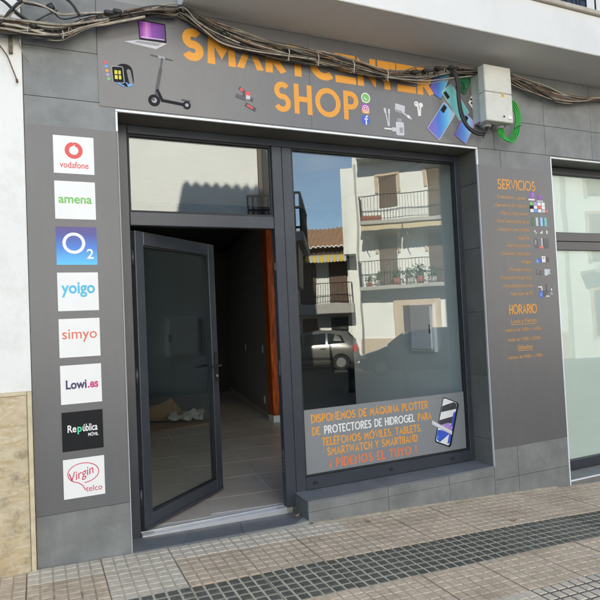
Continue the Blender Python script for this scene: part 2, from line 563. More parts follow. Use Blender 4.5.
VAR = {'beige': ('joint_beige', 'pave_beige', True), 'pale': ('joint_pale', 'pave_pale', True),
       'dark': ('joint_pale', 'pave_dark', True), 'odd': ('joint_brown', 'pave_pale', True)}
rows = [(-0.004, 0.246), (-0.25, 0.45), (-0.70, 0.445), (-1.145, 0.45), (-1.595, 0.45)]
cache = {}
for ci in range(-6, 15):
    xc = -0.11 + PITCHT * ci + PITCHT / 2
    for ri, (yt, dep) in enumerate(rows):
        if ri == 2:
            v = 'dark'
        elif ri == 0:
            v = 'pale' if ci in (0, 1, 2, 3, 4) else 'beige'
        elif ri == 1:
            v = 'pale' if ci == 1 else 'beige'
        elif ri == 3:
            v = 'beige'
        else:
            v = 'odd' if ci in (6, 7) else ('beige' if random.random() < 0.8 else 'pale')
        key = (v, dep)
        if key not in cache:
            cache[key] = tile_mesh('paving_tile', dep, VAR[v], v in ('dark', 'odd'))
        o = bpy.data.objects.new('paving_tile', cache[key])
        o.location = (xc, yt, g(xc) + random.uniform(-0.003, 0.003))
        o.rotation_euler = (random.uniform(-0.006, 0.006), random.uniform(-0.006, 0.006) + math.atan(-(g(xc + 0.1) - g(xc - 0.1)) / 0.2), 0)
        link(o, pavement)

# ------------------------------------------------------------------ the shop building
shop = empty('shop_building', (2.2, 0.2, -0.15), 'shop front clad in grey tiles with wide recessed glass entrance under a white balcony', 'building')
OX0, OX1, OZ1 = 0.548, 3.824, 3.165       # wide opening
WX0, WX1, WZ0, WZ1 = 4.79, 6.75, -0.105, 3.15   # side window opening
C0 = 0.013
bobj('wall', 'grout', shop,
     (-0.05, OX0 - 0.012, C0, 0.36, -0.6, 4.25), (OX1 + 0.012, WX0 - 0.01, C0, 0.36, -0.6, 3.98),
     (OX0 - 0.012, OX1 + 0.012, C0, 0.36, OZ1 + 0.012, 4.25), (WX0 - 0.01, 7.4, C0, 0.36, WZ1 + 0.01, 4.25),
     (OX1 + 0.012, WX0 - 0.01, C0, 0.36, 3.98, 4.25),
     (WX1, 7.4, C0, 0.36, -0.6, WZ1 + 0.01), (WX0 - 0.01, WX1, C0, 0.36, -0.6, WZ0 - 0.012))
bobj('upper_wall', 'white_paint', shop, (-0.05, 9.0, 0.014, 9.5, 4.25, 10.35))
bobj('back_wall', 'white_paint', shop, (-0.05, 9.0, 9.2, 9.5, -0.5, 4.25))
bobj('side_wall', 'white_paint', shop, (8.7, 9.0, 0.36, 9.2, -0.8, 4.25))
bobj('side_wall', 'white_paint', shop, (-0.05, 0.20, 0.36, 9.2, -0.5, 4.25))
bobj('front_wall', 'white_paint', shop, (7.4, 9.0, 0.0, 0.36, -0.8, 4.25))


def roof(parent, x0, x1, yf, yb, ze, rise, mname='terracotta', pitch=0.21, amp=0.05, n=8, edge=None):
    """pantile roof: corrugated sheet with rounded eave tile ends"""
    bm = BM()
    cols = int((x1 - x0) / pitch) * n
    rowsn = 7
    vv = []
    for i in range(cols + 1):
        x = x0 + (x1 - x0) * i / cols
        s = abs(math.sin(PI * (x - x0) / pitch))
        line = []
        for j in range(rowsn + 1):
            t = j / rowsn
            z = ze + rise * t + amp * s
            line.append(bm.verts.new((x, yf + (yb - yf) * t, z + (0.02 if j % 2 else 0))))
        low = bm.verts.new((x, yf, ze + amp * s - 0.05))
        vv.append((low, line))
    for i in range(cols):
        for j in range(rowsn):
            bm.faces.new((vv[i][1][j], vv[i + 1][1][j], vv[i + 1][1][j + 1], vv[i][1][j + 1]))
        f = bm.faces.new((vv[i][0], vv[i + 1][0], vv[i + 1][1][0], vv[i][1][0]))
        f.material_index = 1 if edge else 0
    return obj('roof', bm, [mname, edge] if edge else mname, parent)


roof(shop, -0.05, 9.0, -0.35, 4.5, 10.46, 0.35, amp=0.07)
bobj('eave_board', 'white_paint', shop, (-0.05, 9.0, -0.33, 0.014, 10.32, 10.44))

# facade tiles, each laid with an open joint


def wall_tile(x0, x1, z0, z1, y=0.0, m='tile_grey'):
    b = BM()
    j = 0.0016
    box(b, x0 + j, x1 - j, y, y + 0.0125, z0 + j, z1 - j, bev=0.0012)
    return obj('wall_tile', b, m, shop)


for z0, z1 in ((-0.45, 0.412), (0.412, 1.012), (1.012, 1.612), (1.612, 2.212), (2.212, 2.812), (2.812, 3.216), (3.216, 3.563), (3.563, 4.2)):
    for x0, x1 in ((-0.05, 0.43), (0.43, OX0)) if z0 > 3.3 else ((-0.05, OX0),):
        wall_tile(x0, x1, z0, z1)
for xa, xb in ((OX0, 1.16), (1.16, 1.76), (1.76, 2.36), (2.36, 2.96), (2.96, 3.40), (3.40, 4.05), (4.05, 4.73), (4.73, 5.41), (5.41, 6.09), (6.09, 6.77), (6.77, 7.4)):
    for za, zb in ((OZ1, 3.48), (3.48, 3.975)):
        if xa >= 3.4:
            continue
        wall_tile(xa, xb, za, zb)
for xa, xb in ((3.40, 4.05), (4.05, 4.73), (4.73, 5.41), (5.41, 6.09), (6.09, 6.77), (6.77, 7.4)):
    wall_tile(xa, xb, 3.178, 3.48)
    wall_tile(xa, xb, 3.48, 3.975)
for za, zb in ((-0.5, 0.047), (0.047, 0.645), (0.645, 1.245), (1.245, 1.845), (1.845, 2.445), (2.445, 3.178)):
    wall_tile(OX1, 4.12, za, zb)
    wall_tile(4.12, WX0, za, zb)
for xa, xb in ((WX0, 5.45), (5.45, 6.1), (6.1, 6.75)):
    wall_tile(xa, xb, -0.6, WZ0 - 0.012)
# reveal tiles
for z0, z1 in ((0.19, 0.42), (0.42, 1.02), (1.02, 1.62), (1.62, 2.23), (2.23, 2.85), (2.85, OZ1)):
    b = BM()
    box(b, OX1 - 0.002, OX1 + 0.0095, 0.016, 0.30, z0 + 0.0016, z1 - 0.0016, bev=0.001)
    obj('reveal_tile', b, 'tile_brown', shop)
    b = BM()
    box(b, OX0 - 0.0095, OX0 + 0.002, 0.016, 0.30, z0 + 0.0016 - (0.13 if z0 < 0.2 else 0), z1 - 0.0016, bev=0.001)
    obj('reveal_tile', b, 'tile_brown', shop)
for x0 in [OX0 + 0.003 + i * (OX1 - OX0 - 0.006) / 4 for i in range(4)]:
    b = BM()
    box(b, x0 + 0.0016, x0 + (OX1 - OX0 - 0.006) / 4 - 0.0016, 0.016, 0.30, OZ1 + 0.001, OZ1 + 0.0115, bev=0.001)
    obj('reveal_tile', b, 'tile_brown', shop)
bobj('side_reveal', 'tile_brown', shop, (WX0 - 0.009, WX0 + 0.001, 0.016, 0.30, WZ0, WZ1), (WX0 + 0.002, WX1, 0.016, 0.30, WZ1 + 0.0005, WZ1 + 0.009))


def trim(x0, x1, z0, z1, m='trim_white'):
    b = BM()
    box(b, x0, x1, -0.008, 0.0135, z0, z1, bev=0.003)
    return obj('opening_trim', b, m, shop)


trim(OX0 - 0.010, OX1 + 0.010, OZ1 - 0.001, OZ1 + 0.016)
trim(OX0 - 0.010, OX0 + 0.004, 3.019, OZ1 - 0.003)
trim(OX0 - 0.003, OX0 + 0.004, 0.03, 3.017, 'trim_dull')
trim(OX1 - 0.004, OX1 + 0.010, 3.013, OZ1 - 0.003)
trim(OX1 - 0.004, OX1 + 0.008, 0.172, 3.011, 'trim_dull')
trim(WX0 - 0.008, WX1, WZ1 - 0.001, WZ1 + 0.013)
trim(WX0 - 0.008, WX0 + 0.005, -0.24, WZ1 - 0.003)
trim(WX0 + 0.006, WX1, WZ0 - 0.012, WZ0)

# balcony over the shop
BX0 = 1.02
bobj('balcony_slab', 'soffit', shop, (BX0, 9.0, -0.55, 0.013, 3.98, 4.36), bev=0.006)
bobj('balcony_coping', 'coping', shop, (BX0 - 0.02, 9.0, -0.58, -0.36, 4.362, 4.405), bev=0.006)
b = BM()
for i in range(60):
    x = BX0 + 0.06 + i * 0.13
    cyl(b, (x, -0.47, 4.405), (x, -0.47, 5.25), 0.008, n=6)
tube(b, [(BX0 + 0.02, -0.47, 5.25), (8.95, -0.47, 5.25)], 0.02, 8)
obj('balcony_railing', b, 'iron_black', shop)
for xw in (1.9, 4.2, 6.4):
    w = bobj('balcony_door', 'white_paint', shop, (xw, xw + 1.3, -0.02, 0.0125, 4.37, 6.6), bev=0.005)
    bobj('pane', 'far_glass', w, (xw + 0.09, xw + 0.61, -0.03, -0.022, 4.6, 6.5))
    bobj('pane', 'far_glass', w, (xw + 0.69, xw + 1.21, -0.03, -0.022, 4.6, 6.5))

# main frame of the recessed shop front
FY0, FY1 = 0.25, 0.325
fr = bobj('window_frame', 'frame_metal', shop,
          (0.5505, 0.65, FY0, FY1, 0.056, 3.165), (3.766, 3.8215, FY0, FY1, 0.187, 3.165),
          (0.652, 3.764, FY0 + 0.001, FY1, 3.10, 3.164),
          (1.828, 1.9185, FY0, FY1, 0.076, 3.098), (1.9205, 2.010, FY0, FY1, 0.076, 3.098),
          (0.652, 1.826, FY0 + 0.002, FY1, 2.396, 2.500), (2.012, 3.764, FY0 + 0.002, FY1, 0.187, 0.293), bev=0.004)
for xs_ in ((0.654, 1.824, 2.502, 3.098), (2.014, 3.762, 0.295, 3.098)):
    x0, x1, z0, z1 = xs_
    bobj('gasket', 'black_rubber', fr, (x0, x0 + 0.012, 0.266, 0.300, z0, z1), (x1 - 0.012, x1, 0.266, 0.300, z0, z1),
         (x0 + 0.012, x1 - 0.012, 0.266, 0.300, z0, z0 + 0.012), (x0 + 0.012, x1 - 0.012, 0.266, 0.300, z1 - 0.012, z1))
    p = bobj('pane', 'shop_glass', fr, (x0 + 0.002, x1 - 0.002, 0.278, 0.288, z0 + 0.002, z1 - 0.002))
for xw in (2.10, 2.86, 3.55):
    b = BM()
    cyl(b, (xw, FY0 + 0.003, 0.238), (xw, FY0 - 0.006, 0.238), 0.019, 0.015, 14)
    bmesh.ops.scale(b, verts=b.verts[:], vec=(1.4, 1, 0.75), space=Matrix.Translation((-xw, 0, -0.238)))
    obj('drain_cap', b, 'black_rubber', fr)

# window sill block
sill = bobj('window_sill', 'grout', shop, (1.915, OX1, C0, 0.33, -0.45, 0.165))
for x0, x1 in ((1.905, 2.655), (2.655, 3.30), (3.30, OX1)):
    b = BM()
    vs = box(b, x0 + 0.0016, x1 - 0.0016, 0.0, 0.25, 0.167, 0.179)
    for v in vs:
        if v.co.y > 0.1:
            v.co.z += 0.008
    obj('sill_tile', b, 'tile_blue', sill)
    for z0, z1 in ((-0.4, 0.093), (0.093, 0.1665)):
        b = BM()
        box(b, x0 + 0.0016, x1 - 0.0016, 0.0, 0.0125, z0 + 0.001, z1 - 0.001, bev=0.001)
        obj('sill_tile', b, 'tile_grey', sill)
for y0, y1 in ((0.0135, 0.25),):
    b = BM()
    box(b, 1.905, 1.9145, y0, y1, -0.3, 0.166, bev=0.001)
    obj('sill_tile', b, 'tile_brown', sill)

# entrance step and threshold
step = bobj('entrance_step', 'grout', shop, (OX0 + 0.004, 1.904, 0.0, 0.23, -0.4, 0.030))
cuts = [(0.553, 0.90, 0.0), (0.90, 1.36, 0.12), (1.36, 1.903, 0.05)]
for i, (x0, x1, sk) in enumerate(cuts):
    b = BM()
    s0 = cuts[i][2]
    s1 = cuts[i + 1][2] if i + 1 < 3 else 0.0
    zt = lambda x: 0.062 - 0.026 * (x - 0.55)
    top = [(x0 + 0.0015, -0.001), (x1 - 0.0015, -0.001), (x1 - 0.0015 + s1, 0.243), (x0 + 0.0015 + s0, 0.243)]
    top = [(min(x, 1.903), y) for x, y in top]
    lo = [b.verts.new((x, y, 0.025)) for x, y in top]
    hi = [b.verts.new((x, y, zt(x) + (0.008 if y > 0.1 else 0))) for x, y in top]
    b.faces.new(hi)
    b.faces.new(lo[::-1])
    for k in range(4):
        b.faces.new((lo[k], lo[(k + 1) % 4], hi[(k + 1) % 4], hi[k]))
    obj('step_tile', b, 'tile_blue', step)
th = BM()
box(th, 0.655, 1.824, 0.237, 0.335, 0.030, 0.080, bev=0.004)
box(th, 0.655, 1.824, 0.250, 0.262, 0.0805, 0.086, bev=0.002)
box(th, 0.655, 1.824, 0.300, 0.318, 0.0805, 0.090, bev=0.002)
thr = obj('threshold', th, 'aluminium', shop)
for xk in (0.66, 1.735):
    bobj('end_cap', 'gland_grey', thr, (xk, xk + 0.085, 0.238, 0.262, 0.0865, 0.090), bev=0.002)

# door leaf, swung open inward 40 degrees about its left edge
DA = R(42.0)
door = bpy.data.objects.new('door', None)
LW, DZ0, DZ1 = 1.115, 0.098, 2.36
b = BM()
ST = 0.098
for q in ((0.0, ST, DZ0, DZ1), (LW - ST, LW, DZ0, DZ1), (ST + 0.0015, LW - ST - 0.0015, DZ1 - 0.105, DZ1), (ST + 0.0015, LW - ST - 0.0015, DZ0, DZ0 + 0.115)):
    box(b, q[0], q[1], 0.0, 0.065, q[2], q[3], bev=0.004)
box(b, 0.01, LW - 0.01, -0.008, -0.0005, DZ0 + 0.006, DZ0 + 0.028, bev=0.002)
door = obj('door', b, 'frame_metal', None)
door['_local'] = 1
door.location = (0.684, 0.262, 0)
door.rotation_euler = (0, 0, DA)
door.parent = shop
door.matrix_parent_inverse = Matrix.Translation(-shop.location)
bobj('pane', 'door_glass', door, (ST - 0.008, LW - ST + 0.008, 0.028, 0.038, DZ0 + 0.107, DZ1 - 0.097))
x0, x1, z0, z1 = ST + 0.001, LW - ST - 0.001, DZ0 + 0.1165, DZ1 - 0.1065
bobj('gasket', 'black_rubber', door, (x0, x0 + 0.010, 0.012, 0.027, z0, z1), (x1 - 0.010, x1, 0.012, 0.027, z0, z1),
     (x0 + 0.010, x1 - 0.010, 0.012, 0.027, z0, z0 + 0.010), (x0 + 0.010, x1 - 0.010, 0.012, 0.027, z1 - 0.010, z1))
for sgn, yb in ((-1, 0.0), (1, 0.065)):
    b = BM()
    hx, hz = LW - ST * 0.5, 1.24
    box(b, hx - 0.017, hx + 0.017, min(yb, yb + sgn * 0.012), max(yb, yb + sgn * 0.012), hz - 0.15, hz + 0.12, bev=0.003)
    cyl(b, (hx, yb + sgn * 0.01, hz), (hx, yb + sgn * 0.055, hz), 0.011, n=12)
    tube(b, [(hx + 0.015, yb + sgn * 0.05, hz), (hx - 0.02, yb + sgn * 0.055, hz), (hx - 0.135, yb + sgn * 0.052, hz - 0.003)], [0.011, 0.012, 0.010], 10)
    h = obj('handle', b, 'black_rubber', door)
    b = BM()
    cyl(b, (hx, yb + sgn * 0.010, hz - 0.095), (hx, yb + sgn * 0.018, hz - 0.095), 0.013, n=14)
    obj('lock_cylinder', b, 'steel', h)
for hz in (0.35, 1.25, 2.15):
    b = BM()
    cyl(b, (-0.012, 0.02, hz - 0.06), (-0.012, 0.02, hz + 0.06), 0.011, n=12)
    obj('hinge', b, 'frame_metal', door)
b = BM()
for hz, hh in ((1.17, 0.12), (0.48, 0.06), (2.05, 0.06)):
    box(b, 1.8265, 1.8285, 0.275, 0.297, hz, hz + hh)
for k in range(6):
    box(b, 1.8255, 1.8275, 0.276, 0.296, 0.36 + k * 0.03, 0.378 + k * 0.03)
obj('strike_plate', b, 'steel', fr)

# side window
sw = bobj('side_window_frame', 'frame_metal', shop,
          (WX0 + 0.002, WX0 + 0.075, FY0, FY1, WZ0 + 0.004, WZ1 - 0.001), (WX1 - 0.1, WX1 - 0.002, FY0, FY1, WZ0 + 0.004, WZ1 - 0.001),
          (WX0 + 0.077, WX1 - 0.102, FY0 + 0.001, FY1, 3.075, WZ1 - 0.002),
          (WX0 + 0.077, WX1 - 0.102, FY0 + 0.001, FY1, 2.343, 2.440), (WX0 + 0.077, WX1 - 0.102, FY0 + 0.004, FY1, 2.246, 2.3405),
          (WX0 + 0.077, WX1 - 0.102, FY0 + 0.001, FY1, WZ0 + 0.004, -0.005), bev=0.004)
for z0, z1 in ((2.442, 3.073), (-0.003, 2.244)):
    bobj('pane', 'side_glass', sw, (WX0 + 0.079, WX1 - 0.104, 0.278, 0.288, z0, z1))
bobj('frosted_film', 'frosted', sw, (WX0 + 0.08, WX1 - 0.105, 0.2905, 0.2925, 0.0, 3.07))

# ------------------------------------------------------------------ the room behind the glass
ROT = R(-6.0)
cr, sr = math.cos(ROT), math.sin(ROT)
FZ = 0.076
fl = bobj('interior_floor', 'floor_grout', None, (0.21, 8.69, 0.337, 9.19, -0.2, FZ - 0.003))
tag(fl, kind='structure')
TS = 0.62
me_ft = None
ox, oy = 1.29, 0.845           # a grid node seen on the floor
for i in range(-4, 12):
    for j in range(-2, 15):
        lx, ly = (i + 0.5) * TS, (j + 0.5) * TS
        X, Y = ox + lx * cr - ly * sr, oy + lx * sr + ly * cr
        if not (0.62 < X < 4.4 and 0.40 < Y < 8.8):
            continue
        if X < 0.62 or Y < 0.66 and False:
            continue
        if me_ft is None:
            b = BM()
            box(b, -TS / 2 + 0.004, TS / 2 - 0.004, -TS / 2 + 0.004, TS / 2 - 0.004, -0.008, 0, bev=0.001)
            me_ft = bpy.data.meshes.new('floor_tile')
            b.to_mesh(me_ft)
            b.free()
            me_ft.materials.append(MATS['floor_tile'])
        # front row is cut at the threshold
        ymin = Y - TS / 2 - 0.04
        o = bpy.data.objects.new('floor_tile', me_ft)
        sy = 1.0
        if ymin < 0.345:
            sy = max(0.1, (Y + TS / 2 - 0.04 - 0.38) / TS)
            Y = Y + TS / 2 * (1 - sy)
        o.location = (X, Y, FZ)
        o.scale = (1, sy, 1)
        o.rotation_euler = (0, 0, ROT)
        link(o, fl)

room = tag(bobj('interior_wall', 'room_wall', None, (0.2105, 0.56, 0.362, 9.19, FZ - 0.004, 3.3)), kind='structure')
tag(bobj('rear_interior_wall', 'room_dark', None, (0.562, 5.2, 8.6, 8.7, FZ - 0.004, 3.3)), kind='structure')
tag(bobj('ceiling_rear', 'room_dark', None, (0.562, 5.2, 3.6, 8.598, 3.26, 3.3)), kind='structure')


def slab_wall(name, p0, p1, th, z0, z1, m):
    """wall between two plan points, thickness to the right-hand side"""
    p0, p1 = Vector((*p0, 0)), Vector((*p1, 0))
    d = (p1 - p0).normalized()
    n = Vector((d.y, -d.x, 0)) * th
    b = BM()
    pts = [p0, p1, p1 + n, p0 + n]
    lo = [b.verts.new((p.x, p.y, z0)) for p in pts]
    hi = [b.verts.new((p.x, p.y, z1)) for p in pts]
    b.faces.new(lo[::-1])
    b.faces.new(hi)
    for k in range(4):
        b.faces.new((lo[k], lo[(k + 1) % 4], hi[(k + 1) % 4], hi[k]))
    return obj(name, b, m)


w = tag(slab_wall('pale_partition', (3.865, 0.362), (3.90, 1.79), 0.10, FZ - 0.003, 3.29, 'room_pale'), kind='structure')
w = tag(slab_wall('pale_pier', (3.905, 1.792), (3.95, 2.75), 0.11, FZ - 0.003, 3.285, 'room_pale'), kind='structure')
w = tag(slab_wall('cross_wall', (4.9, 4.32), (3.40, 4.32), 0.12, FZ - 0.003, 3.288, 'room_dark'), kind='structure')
w = tag(slab_wall('inner_wall', (3.26, 4.30), (4.02, 8.9), 0.12, FZ - 0.003, 3.292, 'room_wall'), kind='structure')
bs = slab_wall('baseboard', (3.242, 4.30), (4.002, 8.9), 0.017, FZ, FZ + 0.09, 'floor_tile')
bs.parent = w
for (t, zz) in ((0.30, 1.18), (0.30, 0.36), (1.9, 1.15)):
    d = Vector((0.74, 4.6, 0)).normalized()
    p = Vector((3.258, 4.30, 0)) + d * t
    b = BM()
    box(b, -0.008, 0.0, -0.04, 0.04, zz - 0.06, zz + 0.06, bev=0.002)
    o = obj('wall_socket', b, 'cabinet_white', w)
    o.location = (p.x - 0.001, p.y, 0)
    o.rotation_euler = (0, 0, R(-9.1))
tag(bobj('ceiling', 'room_ceiling', None, (0.2105, 8.69, 0.362, 9.19, 3.302, 3.38)), kind='structure')
post = bobj('timber_post', 'timber_red', None, (3.235, 3.375, 4.05, 4.26, FZ + 0.10, 3.30), bev=0.012)
tag(post, 'glossy red brown timber post standing inside at the end of the grey wall', 'post')
bobj('post_base', 'room_pale', post, (3.23, 3.38, 4.045, 4.26, FZ, FZ + 0.099), bev=0.004)
bobj('hinge_plate', 'steel', post, (3.335, 3.37, 4.042, 4.0485, 2.25, 2.40))
bobj('hinge_plate', 'steel', post, (3.335, 3.37, 4.042, 4.0485, 0.95, 1.15))

# electrical cabinet on the pale partition
cab = empty('electrical_cabinet', (3.885, 1.03, 1.21), 'white electrical cabinet on the pale wall inside the shop window', 'cabinet', local=True, rz=R(-1.4))
bobj('frame', 'cabinet_white', cab, (-0.040, 0.0, -0.22, 0.22, 0.0, 0.53), bev=0.005)
bobj('cover', 'cabinet_white', cab, (-0.060, -0.041, -0.19, 0.19, 0.03, 0.50), bev=0.006)
bobj('latch', 'black_rubber', cab, (-0.066, -0.0605, -0.185, -0.165, 0.20, 0.30), bev=0.002)

# cardboard and wrapping left on the floor behind the door
def sheet(name, cx, cy, w, d, rz, bend, z, m, label, cat, th=0.008, seed=1, crumple=0.0, cut=None):
    rg = random.Random(seed)
    bm = BM()
    nx, ny = 10, 8
    vt = [[None] * (ny + 1) for _ in range(nx + 1)]
    vb = [[None] * (ny + 1) for _ in range(nx + 1)]
    for i in range(nx + 1):
        for j in range(ny + 1):
            u, v = i / nx - 0.5, j / ny - 0.5
            px, py = u * w * (1 - 0.25 * max(0, v)), v * d * (1 + 0.2 * u)
            zz = bend * (abs(u) * 1.6) ** 2 * 0.5 + bend * max(0, v + 0.1) + rg.uniform(0, crumple)
            px += rg.uniform(-crumple, crumple) * 0.4
            vb[i][j] = bm.verts.new((px, py, zz))
            vt[i][j] = bm.verts.new((px, py, zz + th))
    for i in range(nx):
        for j in range(ny):
            bm.faces.new((vt[i][j], vt[i + 1][j], vt[i + 1][j + 1], vt[i][j + 1]))
            bm.faces.new((vb[i][j], vb[i][j + 1], vb[i + 1][j + 1], vb[i + 1][j]))
    for i in range(nx):
        for j in (0, ny):
            bm.faces.new((vb[i][j], vb[i + 1][j], vt[i + 1][j], vt[i][j]))
    for j in range(ny):
        for i in (0, nx):
            bm.faces.new((vb[i][j], vb[i][j + 1], vt[i][j + 1], vt[i][j]))
    o = obj(name, bm, m)
    o.location = (cx, cy, z)
    o.rotation_euler = (0, 0, rz)
    return tag(o, label, cat)


sheet('cardboard_sheet', 1.95, 4.95, 1.05, 0.8, R(15), 0.02, FZ + 0.002, 'cardboard', 'flat brown cardboard sheet lying lowest on the shop floor behind the door', 'cardboard', seed=2)
sheet('crumpled_wrap', 2.12, 5.05, 0.55, 0.6, R(-20), 0.04, FZ + 0.045, 'paper_wrap', 'crumpled whitish wrapping on the cardboard behind the open door', 'wrapping', th=0.004, seed=5, crumple=0.09)
sheet('cardboard_box_flap', 1.74, 5.35, 0.72, 0.5, R(8), 0.30, FZ + 0.05, 'cardboard', 'folded cardboard box half raised on top of the flat sheet', 'cardboard', seed=9)

# ------------------------------------------------------------------ lettering
def arc(cx, cy, rx, ry, a0, a1, n=18):
    return [(cx + rx * math.cos(R(a0 + (a1 - a0) * i / n)), cy + ry * math.sin(R(a0 + (a1 - a0) * i / n))) for i in range(n + 1)]


def glyph(c, sign=False):
    """stroke skeletons of geometric capitals, unit height, returns (width, strokes)"""
    acc = {'Á': 'A', 'É': 'E', 'Í': 'I', 'Ó': 'O'}
    if c in acc:
        w, s = glyph(acc[c], sign)
        return w, s + [[(w / 2 - 0.04, 1.15), (w / 2 + 0.09, 1.30)]]
    if c == 'A':
        s = [[(0, 0), (0.36, 1), (0.72, 0)]]
        if not sign:
            s.append([(0.16, 0.3), (0.56, 0.3)])
        return 0.72, s
    if c == 'B':
        return 0.5, [[(0, 0), (0, 1)], [(0.06, 1), (0.25, 1)] + arc(0.25, 0.76, 0.22, 0.24, 90, -90, 10) + [(0.06, 0.52)], [(0.07, 0.52), (0.25, 0.52)] + arc(0.25, 0.26, 0.25, 0.26, 90, -90, 10) + [(0.06, 0.0)]]
    if c == 'C':
        return 0.78, [arc(0.5, 0.5, 0.5, 0.5, 48, 312, 26)]
    if c == 'D':
        return 0.72, [[(0, 0), (0, 1)], [(0.05, 1), (0.22, 1)] + arc(0.22, 0.5, 0.5, 0.5, 90, -90, 18) + [(0.05, 0)]]
    if c == 'E':
        if sign:
            return 0.62, [[(0, 1), (0.62, 1)], [(0, 0.5), (0.58, 0.5)], [(0, 0), (0.62, 0)]]
        return 0.46, [[(0.46, 1), (0, 1), (0, 0), (0.46, 0)], [(0.04, 0.5), (0.40, 0.5)]]
    if c == 'F':
        return 0.46, [[(0.46, 1), (0, 1), (0, 0)], [(0.04, 0.5), (0.4, 0.5)]]
    if c == 'G':
        return 0.9, [arc(0.5, 0.5, 0.5, 0.5, 48, 360, 28) + [(0.55, 0.5)]]
    if c == 'H':
        return 0.6, [[(0, 0), (0, 1)], [(0.6, 0), (0.6, 1)], [(0.04, 0.5), (0.56, 0.5)]]
    if c == 'I':
        return 0.0, [[(0, 0), (0, 1)]]
    if c == 'L':
        return 0.42, [[(0, 1), (0, 0), (0.42, 0)]]
    if c == 'M':
        return 0.8, [[(0, 0), (0.06, 1), (0.4, 0.36), (0.74, 1), (0.8, 0)]] if not sign else [[(0, 0), (0.02, 1), (0.42, 0.36), (0.82, 1), (0.84, 0)]]
    if c == 'N':
        return 0.64, [[(0, 0), (0, 1), (0.64, 0), (0.64, 1)]]
    if c in 'OQ':
        s = [arc(0.5, 0.5, 0.5, 0.5, 90, 450, 32)]
        if c == 'Q':
            s.append([(0.62, 0.28), (0.95, -0.06)])
        return 1.0, s
    if c == 'P':
        return 0.5, [[(0, 0), (0, 1)], [(0.06, 1), (0.24, 1)] + arc(0.24, 0.72, 0.28, 0.28, 90, -90, 14) + [(0.06, 0.44)]]
    if c == 'R':
        return 0.56, [[(0, 0), (0, 1)], [(0.06, 1), (0.24, 1)] + arc(0.24, 0.73, 0.27, 0.27, 90, -90, 14) + [(0.06, 0.46)], [(0.24, 0.42), (0.54, 0)]]
    if c == 'S':
        return 0.54, [arc(0.28, 0.75, 0.25, 0.25, 35, 250, 16) + arc(0.26, 0.26, 0.27, 0.26, 75, -155, 18)]
    if c == 'T':
        return 0.56, [[(0, 1), (0.56, 1)], [(0.28, 0.94), (0.28, 0)]]
    if c == 'U':
        return 0.6, [[(0, 1), (0, 0.3)] + arc(0.3, 0.3, 0.3, 0.3, 180, 360, 14) + [(0.6, 1)]]
    if c == 'V':
        return 0.66, [[(0, 1), (0.33, 0), (0.66, 1)]]
    if c == 'W':
        return 0.9, [[(0, 1), (0.2, 0), (0.45, 0.8), (0.7, 0), (0.9, 1)]]
    if c == 'Y':
        return 0.6, [[(0, 1), (0.3, 0.46), (0.6, 1)], [(0.3, 0.42), (0.3, 0)]]
    if c == '!':
        return 0.0, [[(0, 1), (0, 0.32)], [(0, 0.10), (0, 0.0)]]
    if c == '¡':
        return 0.0, [[(0, 0.6), (0, -0.12)], [(0, 0.92), (0, 0.82)]]
    if c == ',':
        return 0.0, [[(0.03, 0.08), (-0.05, -0.16)]]
    return 0.3, []


def stroke_strip(bm, pts, th, y, tf, lim=(-9, 9)):
    P = [Vector((p[0], p[1])) for p in pts]
    closed = (P[0] - P[-1]).length < 1e-4 and len(P) > 3
    if closed:
        P = P[:-1]
    n = len(P)
    L = []
    for i in range(n):
        a = P[i - 1] if (i > 0 or closed) else None
        c = P[(i + 1) % n] if (i < n - 1 or closed) else None
        d1 = (P[i] - a).normalized() if a is not None else None
        d2 = (c - P[i]).normalized() if c is not None else None
        if d1 is None:
            nn = Vector((-d2.y, d2.x))
            k = 1
        elif d2 is None:
            nn = Vector((-d1.y, d1.x))
            k = 1
        else:
            n1, n2 = Vector((-d1.y, d1.x)), Vector((-d2.y, d2.x))
            nn = n1 + n2
            if nn.length < 1e-4:
                nn = n1
            nn.normalize()
            k = min(2.6, 1 / max(0.3, nn.dot(n1)))
        e = [P[i] + nn * th * k / 2, P[i] - nn * th * k / 2]
        for q in e:
            q.y = min(lim[1], max(lim[0], q.y))
        L.append((bm.verts.new(tf(e[0], y)), bm.verts.new(tf(e[1], y))))
    for i in range(n if closed else n - 1):
        j = (i + 1) % n
        bm.faces.new((L[i][0], L[j][0], L[j][1], L[i][1]))


def letters(name, text, x0, x1, zb, h, th, y, m, parent, sign=False, gap=0.22, space=0.55):
    """a line of capitals fitted between x0 and x1, baseline zb, height h, on the plane y, facing -y"""
    adv = []
    w = 0.0
    for k, ch in enumerate(text):
        if ch == ' ':
            w += space
            continue
        gw, s = glyph(ch, sign)
        adv.append((w, s))
        w += gw + gap + th / h
    w -= gap
    sx = (x1 - x0) / w
    bm = BM()
    for k, (a, s) in enumerate(adv):
        for q, st in enumerate(s):
            hh = h - th

            def tf(p, yy):
                return (p.x + x0 + th / 2, yy, p.y + zb + th / 2)
            pts = [((a + px) * sx, py * hh) for px, py in st]
            if Vector(pts[0]) != Vector(pts[-1]):
                for e0, e1 in ((0, 1), (-1, -2)):
                    if st[e0][1] in (0, 1, 0.0, 1.0):
                        d = (Vector(pts[e0]) - Vector(pts[e1])).normalized() * th * (0.5 if abs(pts[e0][0] - pts[e1][0]) < th else 0.62)
                        pts[e0] = (pts[e0][0] + d.x, pts[e0][1] + d.y)
            lim = (-th / 2, hh + th / 2) if st[0][1] <= 1.0 and min(p[1] for p in st) >= 0 and max(p[1] for p in st) <= 1 else (-9, 9)
            stroke_strip(bm, pts, th, y - 0.0004 * q, tf, lim)
    return obj(name, bm, m, parent)


